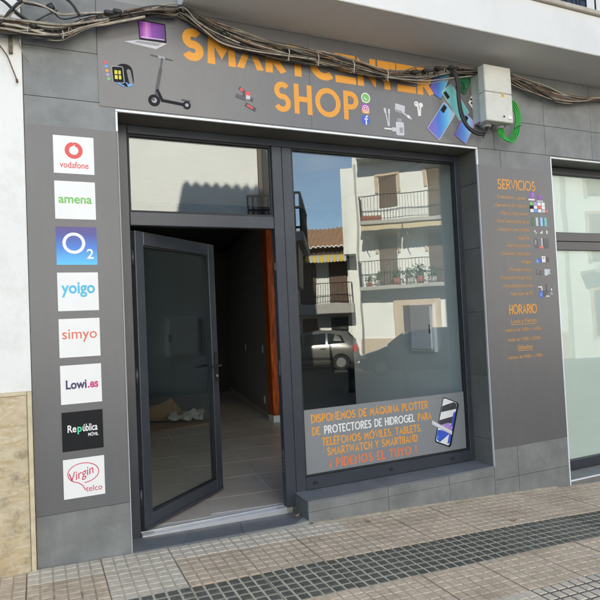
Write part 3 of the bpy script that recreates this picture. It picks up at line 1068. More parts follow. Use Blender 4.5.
def text(s, x, z, h, y, m, parent, width=None, align='C', bold=0.0, shear=0.0, rot=0.0, name='lettering'):
    cu = bpy.data.curves.new('t', 'FONT')
    cu.body = s
    cu.size = 1.0
    cu.offset = bold
    cu.shear = shear
    cu.resolution_u = 4
    to = bpy.data.objects.new('t', cu)
    COL.objects.link(to)
    dg = bpy.context.evaluated_depsgraph_get()
    me = bpy.data.meshes.new_from_object(to.evaluated_get(dg))
    bpy.data.objects.remove(to)
    xs_ = [v.co.x for v in me.vertices]
    ys_ = [v.co.y for v in me.vertices]
    x0, x1, y0, y1 = min(xs_), max(xs_), min(ys_), max(ys_)
    k = h                         # h is the em size
    kx = width / (x1 - x0) if width else k
    ca, sa = math.cos(rot), math.sin(rot)
    ax = {'L': x0, 'C': (x0 + x1) / 2, 'R': x1}[align]
    for v in me.vertices:
        px, py = (v.co.x - ax) * kx, v.co.y * k
        v.co = (x + px * ca - py * sa, y, z + px * sa + py * ca)
    me.name = name
    me.materials.clear()
    me.materials.append(MATS[m])
    return link(bpy.data.objects.new(name, me), parent)


def flat(bm, poly, y, mi=0):
    f = bm.faces.new([bm.verts.new((x, y, z)) for x, z in poly])
    f.material_index = mi


def disc(bm, cx, cz, r, y, mi=0, n=24, rz=None):
    flat(bm, [(cx + r * math.cos(2 * PI * i / n), cz + (rz or r) * math.sin(2 * PI * i / n)) for i in range(n)], y, mi)


def ring(bm, cx, cz, r0, r1, y, a0=0, a1=360, n=30, mi=0, sx=1.0):
    P = [(cx + sx * math.cos(R(a0 + (a1 - a0) * i / n)), cz, R(a0 + (a1 - a0) * i / n)) for i in range(n + 1)]
    for i in range(n):
        A, B = R(a0 + (a1 - a0) * i / n), R(a0 + (a1 - a0) * (i + 1) / n)
        flat(bm, [(cx + sx * r0 * math.cos(A), cz + r0 * math.sin(A)), (cx + sx * r1 * math.cos(A), cz + r1 * math.sin(A)),
                  (cx + sx * r1 * math.cos(B), cz + r1 * math.sin(B)), (cx + sx * r0 * math.cos(B), cz + r0 * math.sin(B))], y, mi)


def rrect(cx, cz, w, h, ang=0.0, r=0.0, n=5):
    pts = []
    for (sx, sz, a0) in ((1, 1, 0), (-1, 1, 90), (-1, -1, 180), (1, -1, 270)):
        if r <= 0:
            pts.append((sx * w / 2, sz * h / 2))
        else:
            for i in range(n + 1):
                a = R(a0 + 90 * i / n)
                pts.append((sx * (w / 2 - r) + r * math.cos(a), sz * (h / 2 - r) + r * math.sin(a)))
    c, s = math.cos(ang), math.sin(ang)
    return [(cx + x * c - z * s, cz + x * s + z * c) for x, z in pts]


def strip2d(pts, th):
    pass


def picture(name, parent, mats, layers, y):
    """flat printed picture: layers of (poly, material index), each a hair above the last"""
    bm = BM()
    for k, (poly, mi) in enumerate(layers):
        flat(bm, poly, y - 0.0004 * k, mi)
    return obj(name, bm, mats, parent)


# ------------------------------------------------------------------ logo panel on the left pier
PY = -0.0045
logo = bobj('logo_panel', 'vinyl_grey', None, (-0.049, 0.5405, PY, -0.0005, 0.414, 3.018))
tag(logo, 'tall grey panel left of the door with eight square telecom logo cards', 'sign panel')
CW, CX, CZT, CP = 0.261, 0.123, 2.957, 0.314
CY = PY - 0.0022
TY = CY - 0.0006
names = ['white card with a red ring emblem and red lettering, topmost of the eight', 'white card with one green word', 'blue shaded card with a large white letter and figure',
         'white card with round teal to violet letters', 'white card with thin coral lettering', 'white card with navy and pink serif lettering',
         'black card with white and green lettering', 'white card with a crimson speech bubble and script, lowest of the eight']
cards = []
for i in range(8):
    z1 = CZT - i * CP
    b = BM()
    box(b, CX, CX + CW, CY, PY - 0.0003, z1 - CW, z1)
    c = obj('logo_card', b, ['print_white', 'print_white', 'print_blue_fade', 'print_white', 'print_white', 'print_white', 'print_black', 'print_white'][i], logo)
    c['label'] = names[i]
    cards.append((c, CX + CW / 2, z1 - CW / 2))
# 1 ring with a drop
c, cx, cz = cards[0]
b = BM()
ring(b, cx, cz + 0.032, 0.030, 0.058, TY, 100, 440, 40)
prism(b, [], 0, 0) if False else None
flat(b, [(cx - 0.008, cz + 0.060), (cx + 0.020, cz + 0.088), (cx + 0.004, cz + 0.0885), (cx - 0.020, cz + 0.078)], TY - 0.0004)
obj('emblem', b, 'print_red', c)
text('vodafone', cx, cz - 0.090, 0.062, TY, 'print_red', c, width=0.185, bold=0.012)
c, cx, cz = cards[1]
text('amena', cx, cz - 0.020, 0.086, TY, 'print_green', c, width=0.215, bold=0.022)
c, cx, cz = cards[2]
b = BM()
ring(b, cx - 0.018, cz + 0.018, 0.052, 0.073, TY, 0, 360, 40)
obj('emblem', b, 'print_white', c)
text('2', cx + 0.085, cz - 0.088, 0.095, TY, 'print_white', c, bold=0.018)
c, cx, cz = cards[3]
text('yoigo', cx, cz - 0.010, 0.112, TY, 'print_teal_violet', c, width=0.215, bold=0.026)
c, cx, cz = cards[4]
text('simyo', cx, cz - 0.006, 0.100, TY, 'print_coral', c, width=0.222, bold=0.006)
c, cx, cz = cards[5]
text('Lowi', cx - 0.032, cz - 0.028, 0.082, TY, 'print_navy', c, width=0.132, bold=0.032)
text('.es', cx + 0.075, cz - 0.028, 0.082, TY, 'print_pink', c, width=0.068, bold=0.032)
c, cx, cz = cards[6]
text('Re', cx - 0.068, cz - 0.005, 0.068, TY, 'print_white', c, width=0.055, bold=0.018)
text('p', cx - 0.020, cz - 0.005, 0.068, TY, 'print_mint', c, width=0.028, bold=0.025)
text('ública', cx + 0.047, cz - 0.005, 0.068, TY, 'print_white', c, width=0.095, bold=0.018)
text('MÓVIL', cx + 0.066, cz - 0.042, 0.030, TY, 'print_white', c, width=0.066, bold=0.025)
c, cx, cz = cards[7]
b = BM()
n = 40
pts = [(cx - 0.005 + 0.098 * math.cos(R(-88 + 340 * i / n)), cz + 0.030 + 0.066 * math.sin(R(-88 + 340 * i / n))) for i in range(n + 1)]
pts = pts + [(cx - 0.005 - 0.005, cz - 0.055), (cx + 0.006, cz - 0.088)]
stroke_strip(b, pts, 0.0055, TY, lambda p, yy: (p.x, yy, p.y))
obj('emblem', b, 'print_crimson', c)
text('Virgin', cx - 0.008, cz + 0.002, 0.082, TY, 'print_crimson', c, width=0.155, shear=0.35, rot=R(16), bold=0.004)
text('telco', cx + 0.060, cz - 0.098, 0.056, TY, 'print_crimson', c, width=0.105, bold=0.004)

# ------------------------------------------------------------------ fascia sign over the entrance
SY = -0.0052
sign = bobj('fascia_sign', 'vinyl_board', None, (0.431, 2.092, SY, -0.0006, 3.192, 3.968), (2.0945, 3.812, SY, -0.0006, 3.192, 3.968))
tag(sign, 'wide grey shop sign with orange lettering above the entrance', 'shop sign')
LY = SY - 0.0012
letters('lettering', 'SMARTCENTER', 1.035, 3.335, 3.612, 0.252, 0.062, LY, 'orange', sign, sign=True, gap=0.20)
letters('lettering', 'SHOP', 1.765, 2.535, 3.302, 0.248, 0.044, LY, 'orange', sign, sign=True, gap=0.20)


def pt(cx, cz, s):
    return lambda *q: [(cx + x * s, cz + z * s) for x, z in q]


# laptop
P = pt(0.60, 3.665, 1.0)
picture('laptop_picture', sign, ['print_pale', 'print_black', 'print_screen', 'print_grey'], [
    (P((0.02, 0.02), (0.13, 0.047), (0.325, 0.05), (0.245, -0.002)), 0), (P((0.02, 0.02), (0.245, -0.002), (0.246, -0.010), (0.02, 0.012)), 3),
    (P((0.125, 0.05), (0.322, 0.055), (0.318, 0.195), (0.118, 0.200)), 1), (P((0.131, 0.062), (0.314, 0.066), (0.311, 0.186), (0.125, 0.190)), 2),
    (P((0.14, 0.068), (0.305, 0.071), (0.305, 0.077), (0.14, 0.074)), 0), (P((0.12, 0.040), (0.285, 0.043), (0.255, 0.020), (0.085, 0.024)), 3)], LY)
# smart watch
P = pt(0.50, 3.36, 1.0)
lay = [(rrect(0.615, 3.435, 0.115, 0.165, R(6), 0.05), 1), (rrect(0.648, 3.425, 0.028, 0.115, R(10), 0.013), 4), (rrect(0.565, 3.432, 0.085, 0.125, R(4), 0.016), 0), (rrect(0.565, 3.432, 0.072, 0.112, R(4), 0.010), 1),
       (rrect(0.552, 3.448, 0.020, 0.028, 0), 2), (rrect(0.577, 3.449, 0.016, 0.028, 0), 2), (rrect(0.553, 3.412, 0.020, 0.028, 0), 2), (rrect(0.579, 3.413, 0.016, 0.028, 0), 2),
       (rrect(0.586, 3.36, 0.05, 0.010, R(-25)), 3), (rrect(0.645, 3.365, 0.035, 0.018, R(25), 0.005), 3), (rrect(0.625, 3.375, 0.02, 0.008, R(-45)), 3)]
picture('watch_picture', sign, ['print_grey', 'print_black', 'print_yellow', 'print_sky', 'vinyl_board'], lay, LY)
b = BM()
for k, mi in enumerate((0, 1, 2, 3, 4)):
    disc(b, 0.482 + 0.008 * k * 0.6, 3.510 - 0.029 * k, 0.011, LY, mi, 14)
obj('app_dots', b, ['print_red', 'print_sky', 'orange', 'print_plum', 'print_green'], sign)


def bar(p, q, w):
    d = Vector((q[0] - p[0], q[1] - p[1])).normalized()
    n = Vector((-d.y, d.x)) * w / 2
    return [(p[0] + n.x, p[1] + n.y), (q[0] + n.x, q[1] + n.y), (q[0] - n.x, q[1] - n.y), (p[0] - n.x, p[1] - n.y)]


def circ(cx, cz, r, n=20):
    return [(cx + r * math.cos(2 * PI * i / n), cz + r * math.sin(2 * PI * i / n)) for i in range(n)]


# kick scooter
picture('scooter_picture', sign, ['print_dark', 'print_black', 'print_grey'], [
    (bar((0.80, 3.612), (0.965, 3.592), 0.012), 0), (bar((0.855, 3.606), (0.905, 3.601), 0.022), 2), (bar((0.885, 3.60), (0.868, 3.50), 0.014), 0),
    (bar((0.872, 3.52), (0.830, 3.315), 0.024), 0), (bar((0.838, 3.36), (0.872, 3.285), 0.022), 1), (bar((0.865, 3.283), (1.03, 3.268), 0.022), 1),
    (circ(0.815, 3.275, 0.043), 1), (circ(0.815, 3.275, 0.020), 2), (circ(0.808, 3.282, 0.012), 0), (circ(1.055, 3.266, 0.030), 1), (circ(1.055, 3.266, 0.014), 2), (bar((1.02, 3.305), (1.085, 3.300), 0.010), 0)], LY)
# red and dark gadgets
picture('gadget_picture', sign, ['print_dark', 'print_red', 'print_pale', 'print_slate'], [
    (bar((1.475, 3.455), (1.555, 3.395), 0.030), 0), (bar((1.485, 3.448), (1.505, 3.433), 0.024), 1), (bar((1.50, 3.40), (1.585, 3.365), 0.028), 0), (circ(1.545, 3.412, 0.022), 1), (rrect(1.545, 3.385, 0.035, 0.03, 0), 2),
    (bar((1.445, 3.39), (1.525, 3.37), 0.030), 3), (bar((1.52, 3.33), (1.605, 3.29), 0.030), 0), (bar((1.535, 3.322), (1.58, 3.301), 0.018), 1)], LY)
# round app icons
b = BM()
disc(b, 2.624, 3.511, 0.045, LY, 0)
disc(b, 2.624, 3.511, 0.036, LY - 0.0004, 1)
flat(b, [(2.585, 3.470), (2.606, 3.478), (2.594, 3.492)], LY - 0.0008, 0)
ring(b, 2.628, 3.514, 0.012, 0.021, LY - 0.0012, 170, 300, 10, 0)
ic = obj('chat_icon', b, ['print_white', 'print_green'], sign)
b = BM()
flat(b, rrect(2.618, 3.414, 0.080, 0.080, 0, 0.02), LY, 0)
obj('camera_icon', b, 'print_sunset', sign)
b = BM()
ring(b, 2.618, 3.414, 0.011, 0.017, LY - 0.0006, 0, 360, 18)
ring(b, 2.618, 3.414, 0.027, 0.033, LY - 0.0006, 0, 360, 18)
disc(b, 2.636, 3.432, 0.004, LY - 0.0006)
obj('camera_mark', b, 'print_white', sign)
b = BM()
disc(b, 2.613, 3.317, 0.043, LY, 0)
flat(b, [(2.612, 3.276), (2.624, 3.276), (2.624, 3.318), (2.612, 3.318)], LY - 0.0004, 1)
flat(b, [(2.600, 3.320), (2.636, 3.320), (2.636, 3.330), (2.600, 3.330)], LY - 0.0008, 1)
ring(b, 2.636, 3.334, 0.012, 0.024, LY - 0.0012, 90, 180, 8, 1)
obj('social_icon', b, ['print_blue', 'print_white'], sign)
# chargers, cable, earbuds
picture('cable_picture', sign, ['print_pale', 'print_grey'], [(bar((2.815, 3.44), (2.845, 3.285), 0.012), 0), (bar((2.858, 3.435), (2.850, 3.285), 0.012), 0), (bar((2.812, 3.445), (2.819, 3.40), 0.022), 0), (bar((2.858, 3.44), (2.855, 3.40), 0.020), 0)], LY)
picture('charger_picture', sign, ['print_pale', 'print_grey', 'print_white'], [(rrect(2.975, 3.462, 0.105, 0.062, R(-8), 0.01), 0), (rrect(2.960, 3.430, 0.07, 0.022, R(-8)), 1), (bar((3.00, 3.425), (3.095, 3.375), 0.016), 0), (bar((3.05, 3.400), (3.075, 3.385), 0.026), 2)], LY)
picture('plug_picture', sign, ['print_pale', 'print_grey', 'print_white'], [(rrect(2.965, 3.275, 0.085, 0.12, 0, 0.012), 0), (rrect(2.962, 3.352, 0.05, 0.03, 0), 1), (rrect(2.975, 3.262, 0.035, 0.05, 0), 1), (bar((2.80, 3.262), (2.93, 3.262), 0.012), 2), (bar((2.88, 3.262), (2.93, 3.262), 0.036), 0)], LY)
picture('earbud_picture', sign, ['print_white', 'print_grey'], [(circ(3.155, 3.520, 0.024), 0), (circ(3.205, 3.515, 0.022), 0), (bar((3.168, 3.52), (3.178, 3.41), 0.018), 0), (bar((3.198, 3.515), (3.190, 3.415), 0.017), 0), (circ(3.150, 3.522, 0.008), 1)], LY)
# telephones


def phone_pic(cx, cz, w, h, ang, m, back='print_black', y=LY):
    o = picture('phone_picture', sign, [back], [(rrect(cx, cz, w, h, ang, 0.016), 0)], y)
    picture('phone_face', o, [m], [(rrect(cx, cz, w * 0.93, h * 0.965, ang, 0.014), 0)], y - 0.0006)
    ca, sa = math.cos(ang), math.sin(ang)
    ox_, oz_ = -w * 0.28, h * 0.33
    picture('phone_camera', o, ['print_black'], [(rrect(cx + ox_ * ca - oz_ * sa, cz + ox_ * sa + oz_ * ca, w * 0.26, h * 0.22, ang, 0.008), 0)], y - 0.0012)


phone_pic(3.43, 3.745, 0.16, 0.27, R(-28), 'print_phone_blue')
phone_pic(3.60, 3.585, 0.155, 0.32, R(38), 'print_teal', 'print_pale', LY - 0.002)
phone_pic(3.425, 3.390, 0.165, 0.34, R(-38), 'print_phone_blue', 'print_pale', LY - 0.004)
phone_pic(3.715, 3.79, 0.125, 0.22, R(-30), 'print_forest', 'print_black', LY - 0.002)
phone_pic(3.70, 3.345, 0.15, 0.26, R(-32), 'print_phone_mix', 'print_plum', LY - 0.006)
picture('phone_picture', sign, ['print_white', 'print_black'], [([(3.755, 3.60), (3.811, 3.535), (3.811, 3.70)], 0), (circ(3.79, 3.635, 0.012), 1), (circ(3.795, 3.60, 0.012), 1)], LY - 0.002)

# ------------------------------------------------------------------ services panel on the right pier
sp = bobj('services_panel', 'vinyl_grey', None, (OX1 + 0.0115, WX0 - 0.0095, PY, -0.0006, 0.331, 3.012))
tag(sp, 'tall grey panel of orange service and opening hour lists right of the window', 'sign panel')
VY = PY - 0.0012
letters('lettering', 'SERVICIOS', 4.058, 4.548, 2.795, 0.100, 0.0125, VY, 'orange', sp, gap=0.16)
items = [('- Ordenadores | Laptop', 4.02, 4.41), ('-Operadores de Telefonía', 4.0, 4.42), ('- Fibra y línea móvil', 4.06, 4.42), ('- Venta Smartphones libres', 4.0, 4.435),
         ('- Accesorios para móviles', 4.01, 4.43), ('- Seguros', 4.25, 4.43), ('- Electrodomésticos', 4.115, 4.43), ('- Consolas | Videojuegos', 4.04, 4.43), ('- Hogar', 4.29, 4.435),
         ('-Movilidad urbana', 4.135, 4.435), ('- Protectores hidrogel en gel', 4.02, 4.435), ('- Personalización de fundas', 4.035, 4.435), ('- Reparación de PC', 4.125, 4.435)]
for i, (s, x0, x1) in enumerate(items):
    z = 2.705 - i * (2.705 - 1.765) / 12
    text(s, (x0 + x1) / 2, z, 0.046, VY, 'orange_small', sp, width=x1 - x0)
letters('lettering', 'HORARIO', 4.112, 4.470, 1.582, 0.094, 0.0125, VY, 'orange', sp, gap=0.16)
hrs = [('Lunes a Viernes', 4.13, 4.46, 1.497, 0.058, 1), ('mañanas de 10:00h. a 14:00h.', 4.055, 4.515, 1.418, 0.046, 0), ('tardes de 17:00h. a 20:30h.', 4.075, 4.505, 1.325, 0.046, 0),
       ('Sábados', 4.195, 4.385, 1.243, 0.058, 1), ('mañanas de 10:00h. a 14:00h.', 4.065, 4.520, 1.155, 0.046, 0)]
for s, x0, x1, z, h, ul in hrs:
    text(s, (x0 + x1) / 2, z, h, VY, 'orange_small', sp, width=x1 - x0, bold=0.002)
    if ul:
        picture('underline', sp, ['orange_small'], [([(x0, z - 0.016), (x1, z - 0.016), (x1, z - 0.0115), (x0, z - 0.0115)], 0)], VY)


def thumbs(zc, spec):
    bm = BM()
    ml = []
    for k, (x, dz, w, h, m) in enumerate(spec):
        if m not in ml:
            ml.append(m)
        flat(bm, rrect(x + 0.03, zc + dz, w, h), VY - 0.0004 * k, ml.index(m))
    obj('thumbnail', bm, ml, sp)


thumbs(2.735, [(4.475, 0.02, 0.06, 0.06, 'print_purple'), (4.46, -0.025, 0.085, 0.016, 'print_white'), (4.575, 0.0, 0.055, 0.05, 'print_purple'), (4.57, -0.036, 0.085, 0.014, 'print_pale'), (4.48, 0.025, 0.02, 0.03, 'print_plum')])
thumbs(2.635, [(4.455 + 0.052 * (k % 4), 0.035 - 0.035 * (k // 4), 0.046, 0.031, m) for k, m in enumerate(('print_green', 'print_plum', 'print_white', 'print_white', 'print_black', 'print_white', 'print_coral', 'print_white', 'print_white', 'print_sky', 'print_white', 'print_pale'))] + [(4.655, -0.035, 0.03, 0.03, 'print_coral')])
thumbs(2.49, [(4.46, 0, 0.034, 0.085, 'print_forest'), (4.515, 0, 0.030, 0.085, 'print_pale'), (4.575, 0, 0.034, 0.085, 'print_phone_mix'), (4.63, 0, 0.034, 0.085, 'print_teal')])
thumbs(2.385, [(4.48, 0.01, 0.016, 0.016, 'print_white'), (4.495, -0.008, 0.02, 0.01, 'print_white'), (4.565, -0.005, 0.03, 0.014, 'print_white'), (4.575, 0.008, 0.012, 0.016, 'print_white'), (4.64, 0.003, 0.018, 0.034, 'print_white')])
thumbs(2.275, [(4.49, 0, 0.05, 0.095, 'print_slate'), (4.48, 0.01, 0.02, 0.05, 'print_grey'), (4.565, 0.01, 0.02, 0.08, 'print_pale'), (4.555, -0.04, 0.06, 0.02, 'print_coral'), (4.62, 0, 0.07, 0.10, 'print_slate')])
thumbs(2.115, [(4.49, -0.02, 0.035, 0.03, 'print_sky'), (4.525, -0.01, 0.03, 0.045, 'print_blue'), (4.575, 0.0, 0.05, 0.06, 'print_white'), (4.575, 0.012, 0.02, 0.014, 'print_red'), (4.625, -0.005, 0.045, 0.05, 'print_dark')])
thumbs(1.985, [(4.48, 0, 0.026, 0.05, 'print_slate'), (4.482, 0.004, 0.012, 0.016, 'orange'), (4.525, -0.004, 0.026, 0.045, 'print_slate'), (4.595, 0, 0.045, 0.065, 'print_pale'), (4.635, 0.005, 0.035, 0.05, 'print_pale'), (4.64, 0.0, 0.02, 0.018, 'print_mint')])
thumbs(1.83, [(4.505, 0.01, 0.05, 0.012, 'print_white'), (4.528, -0.01, 0.014, 0.03, 'print_white'), (4.59, 0.0, 0.012, 0.085, 'print_slate'), (4.60, -0.04, 0.05, 0.012, 'print_slate'), (4.655, -0.02, 0.014, 0.022, 'print_white')])
thumbs(1.70 + 0.075, [(4.51, -0.01, 0.045, 0.07, 'print_blue'), (4.512, -0.01, 0.022, 0.035, 'print_sky'), (4.57, 0.0, 0.05, 0.055, 'print_slate'), (4.60, -0.03, 0.05, 0.016, 'print_pale'), (4.65, -0.005, 0.04, 0.03, 'print_grey')])

# ------------------------------------------------------------------ sticker on the big pane
GY = 0.2775
st = bobj('window_sticker', 'vinyl_window', None, (2.028, 3.742, GY - 0.0008, GY + 0.0002, 0.309, 0.853))
tag(st, 'grey sticker with orange advert lettering along the foot of the window pane', 'sticker')
KY = GY - 0.0016
SG = dict(gap=0.19, space=0.62)
letters('lettering', 'DISPONEMOS DE MÁQUINA PLOTTER', 2.092, 3.310, 0.737, 0.072, 0.0108, KY, 'orange', st, **SG)
letters('lettering', 'DE', 2.097, 2.172, 0.630, 0.072, 0.0108, KY, 'orange', st, **SG)
letters('lettering', 'PROTECTORES DE HIDROGEL', 2.214, 3.152, 0.630, 0.072, 0.0108, KY, 'print_white', st, **SG)
letters('lettering', 'PARA', 3.192, 3.346, 0.630, 0.072, 0.0108, KY, 'orange', st, **SG)
letters('lettering', 'TELÉFONOS MÓVILES, TABLETS,', 2.187, 3.225, 0.531, 0.070, 0.0108, KY, 'orange', st, **SG)
letters('lettering', 'SMARTWATCH Y SMARTBAND', 2.233, 3.175, 0.443, 0.070, 0.0108, KY, 'orange', st, **SG)
letters('lettering', '¡ PÍDENOS EL TUYO !', 2.256, 3.155, 0.334, 0.080, 0.0128, KY, 'orange_red', st, gap=0.24, space=0.62)


def uv(*q):
    return [(3.499 + 0.175 * u - 0.126 * v, 0.822 - 0.074 * u - 0.401 * v) for u, v in q]


picture('phone_picture', st, ['print_black', 'print_white', 'print_blue', 'print_dark', 'print_plum', 'print_pale', 'print_sky'], [
    (uv((-0.02, 0.03), (0.06, -0.01), (0.95, -0.01), (1.05, 0.04), (1.05, 0.96), (0.97, 1.02), (0.05, 1.02), (-0.03, 0.97)), 0),
    (uv((0.02, 0.04), (0.1, 0.01), (0.86, 0.01), (0.93, 0.05), (0.93, 0.95), (0.86, 0.99), (0.1, 0.99), (0.03, 0.95)), 1),
    (uv((0.03, 0.20), (0.03, 0.34), (0.93, 0.14), (0.90, 0.03), (0.70, 0.015)), 3), (uv((0.03, 0.52), (0.03, 0.66), (0.93, 0.46), (0.93, 0.30)), 3),
    (uv((0.80, 0.25), (0.93, 0.20), (0.93, 0.93), (0.78, 0.96)), 2), (uv((0.03, 0.74), (0.04, 0.94), (0.30, 0.985), (0.82, 0.72), (0.40, 0.70)), 2),
    (uv((0.20, 0.60), (0.62, 0.50), (0.92, 0.56), (0.86, 0.70), (0.35, 0.72)), 4), (uv((-0.42, 0.58), (-0.38, 0.67), (0.95, 0.74), (0.93, 0.65)), 5),
    (uv((-0.41, 0.61), (-0.40, 0.63), (0.94, 0.70), (0.94, 0.675)), 1), (uv((0.06, 0.86), (0.16, 0.86), (0.16, 0.93), (0.06, 0.93)), 6)], KY)

# ------------------------------------------------------------------ cables along the facade
def cable(parent, pts, r, m, name='cable', k=6, n=6, jit=0.0, seed=0):
    rg = random.Random(seed)
    P = spline(pts, k)
    if jit:
        ph_ = [rg.uniform(0, 6.28) for _ in range(4)]
        f1, f2 = rg.uniform(2, 5), rg.uniform(6, 11)
        for p in P:
            s = p.x
            p.y += jit * (0.6 * math.sin(f1 * s + ph_[0]) + 0.35 * math.sin(f2 * s + ph_[1]))
            p.z += jit * (0.6 * math.sin(f1 * 0.8 * s + ph_[2]) + 0.35 * math.sin(f2 * 1.1 * s + ph_[3]))
            p.y = min(p.y, -0.02)
    b = BM()
    tube(b, P, r, n)
    return obj(name, b, m, parent)


bun = empty('cable_bundle', (1.8, -0.1, 3.7), 'thick tangled bundle of dusty cream and black cables across the shop sign', 'cables')
low = [(-2.6, 3.70), (-1.2, 3.62), (-0.40, 3.603), (-0.172, 3.604), (-0.056, 3.604), (0.095, 3.616), (0.219, 3.644), (0.316, 3.702), (0.448, 3.76), (0.617, 3.826), (0.793, 3.88), (0.973, 3.905)]
main = [(1.011, 3.930), (1.159, 3.872), (1.31, 3.814), (1.507, 3.769), (1.713, 3.746), (1.972, 3.737), (2.243, 3.736), (2.527, 3.718), (2.825, 3.69), (3.143, 3.734), (3.482, 3.817), (3.72, 3.85), (3.90, 3.86)]
cm = ['cable_cream', 'cable_grey', 'cable_cream', 'cable_black', 'cable_cream', 'cable_grey', 'cable_brown', 'cable_black']
rg = random.Random(3)
NS = 34
for i in range(NS):
    a = 2 * PI * i / NS * 2.4
    dy, dz = 0.034 * math.cos(a) * rg.uniform(0.2, 1), 0.034 * math.sin(a) * rg.uniform(0.2, 1.15)
    # strands fan out over the sagging stretch left of the middle and are gathered by the ties further on
    pts = []
    for x, z in low + main:
        sp_ = 1.0 + 1.1 * math.exp(-((x - 1.45) / 0.35) ** 2) + 0.9 * math.exp(-((x - 0.05) / 0.5) ** 2) + 0.8 * math.exp(-((x - 3.2) / 0.3) ** 2)
        tw = math.sin(a + x * 1.7)
        pts.append((x, -0.085 + dy + 0.02 * tw, z + 0.012 + dz * sp_ + 0.014 * math.cos(a + x * 2.1) + rg.uniform(-0.007, 0.007)))
    cable(bun, pts, rg.choice((0.003, 0.004, 0.0045, 0.0055, 0.0075)), cm[i % 8], jit=0.017, seed=i)
# loose strands
loose = [([(1.042, 3.905), (1.189, 3.800), (1.317, 3.728), (1.539, 3.708), (1.831, 3.712), (2.1, 3.72)], 'cable_cream', 0.008), ([(1.05, 3.90), (1.2, 3.815), (1.33, 3.748), (1.54, 3.722), (1.80, 3.722), (2.1, 3.728)], 'cable_grey', 0.006),
         ([(0.80, 3.89), (0.94, 3.955), (1.04, 3.94), (1.12, 3.86), (1.25, 3.80), (1.45, 3.745)], 'cable_cream', 0.007),
         ([(-0.30, 3.50), (-0.17, 3.617), (-0.122, 3.691), (-0.062, 3.769), (0.02, 3.86), (0.10, 3.97)], 'cable_black', 0.010), ([(-0.32, 3.58), (-0.19, 3.625), (-0.14, 3.66), (-0.09, 3.73), (-0.02, 3.82), (0.06, 3.95)], 'cable_grey', 0.008),
         ([(-0.35, 3.93), (-0.2, 3.80), (-0.137, 3.762), (-0.08, 3.713), (0.006, 3.656), (0.095, 3.625), (0.186, 3.638), (0.281, 3.685), (0.42, 3.745)], 'cable_black', 0.011),
         ([(-0.16, 3.86), (-0.062, 3.793), (0.039, 3.785), (0.117, 3.766), (0.19, 3.738), (0.304, 3.765), (0.414, 3.79), (0.6, 3.83)], 'cable_cream', 0.009),
         ([(0.10, 4.02), (0.195, 3.88), (0.256, 3.83), (0.293, 3.781), (0.31, 3.75)], 'cable_black', 0.011),
         ([(-0.40, 3.66), (-0.17, 3.655), (0.0, 3.66), (0.10, 3.72), (0.17, 3.77)], 'cable_black', 0.006), ([(-0.5, 3.69), (-0.17, 3.668), (0.05, 3.64), (0.2, 3.655), (0.33, 3.71)], 'cable_cream', 0.010),
         ([(-0.5, 3.57), (-0.17, 3.583), (0.0, 3.575), (0.18, 3.60), (0.33, 3.675), (0.5, 3.75)], 'cable_cream', 0.007), ([(-0.4, 3.63), (-0.1, 3.648), (0.05, 3.655), (0.2, 3.665), (0.32, 3.70), (0.5, 3.76)], 'cable_cream', 0.011), ([(-0.5, 3.61), (-0.1, 3.62), (0.1, 3.595), (0.22, 3.615), (0.36, 3.69), (0.5, 3.735), (0.75, 3.83)], 'cable_cream', 0.012),
         ([(2.75, 3.66), (3.0, 3.672), (3.2, 3.690), (3.45, 3.745), (3.7, 3.80)], 'cable_cream', 0.007), ([(2.9, 3.72), (3.1, 3.80), (3.3, 3.84), (3.5, 3.85), (3.8, 3.87)], 'cable_grey', 0.007)]
for i, (p, m, r) in enumerate(loose):
    cable(bun, [(x, -0.120 - 0.006 * (i % 4), z) for x, z in p], r * 0.78, m, seed=50 + i)
    cable(bun, [(x + 0.01, -0.105 - 0.006 * (i % 3), z + rg.uniform(-0.016, 0.016)) for x, z in p], r * 0.5, ('cable_black', 'cable_cream', 'cable_grey')[i % 3], jit=0.012, seed=80 + i)
# cut ends hanging from the bundle
for i, (p, m, r) in enumerate((([(0.25, 3.66), (0.262, 3.621), (0.236, 3.589), (0.216, 3.572)], 'cable_brown', 0.005), ([(0.20, 3.63), (0.205, 3.60), (0.20, 3.575)], 'cable_cream', 0.005),
                               ([(-0.01, 3.62), (-0.012, 3.595), (-0.008, 3.578)], 'cable_cream', 0.005))):
    cable(bun, [(x, -0.13, z) for x, z in p], r, m, seed=70 + i)
# short stray ends sticking out of the bundle
for i in range(34):
    t = rg.random()
    path = low[3:] + main
    k = min(int(t * (len(path) - 1)), len(path) - 2)
    f = rg.random()
    x, z = path[k][0] + (path[k + 1][0] - path[k][0]) * f, path[k][1] + (path[k + 1][1] - path[k][1]) * f
    dx, dz_ = rg.uniform(-0.06, 0.06), rg.uniform(-0.06, 0.05)
    cable(bun, [(x, -0.11, z), (x + dx * 0.5, -0.14, z + dz_ * 0.4 + 0.01), (x + dx, -0.13, z + dz_)], rg.choice((0.0022, 0.003)), rg.choice(('cable_black', 'cable_cream', 'cable_brown')), 'stray_end', k=3, n=5)
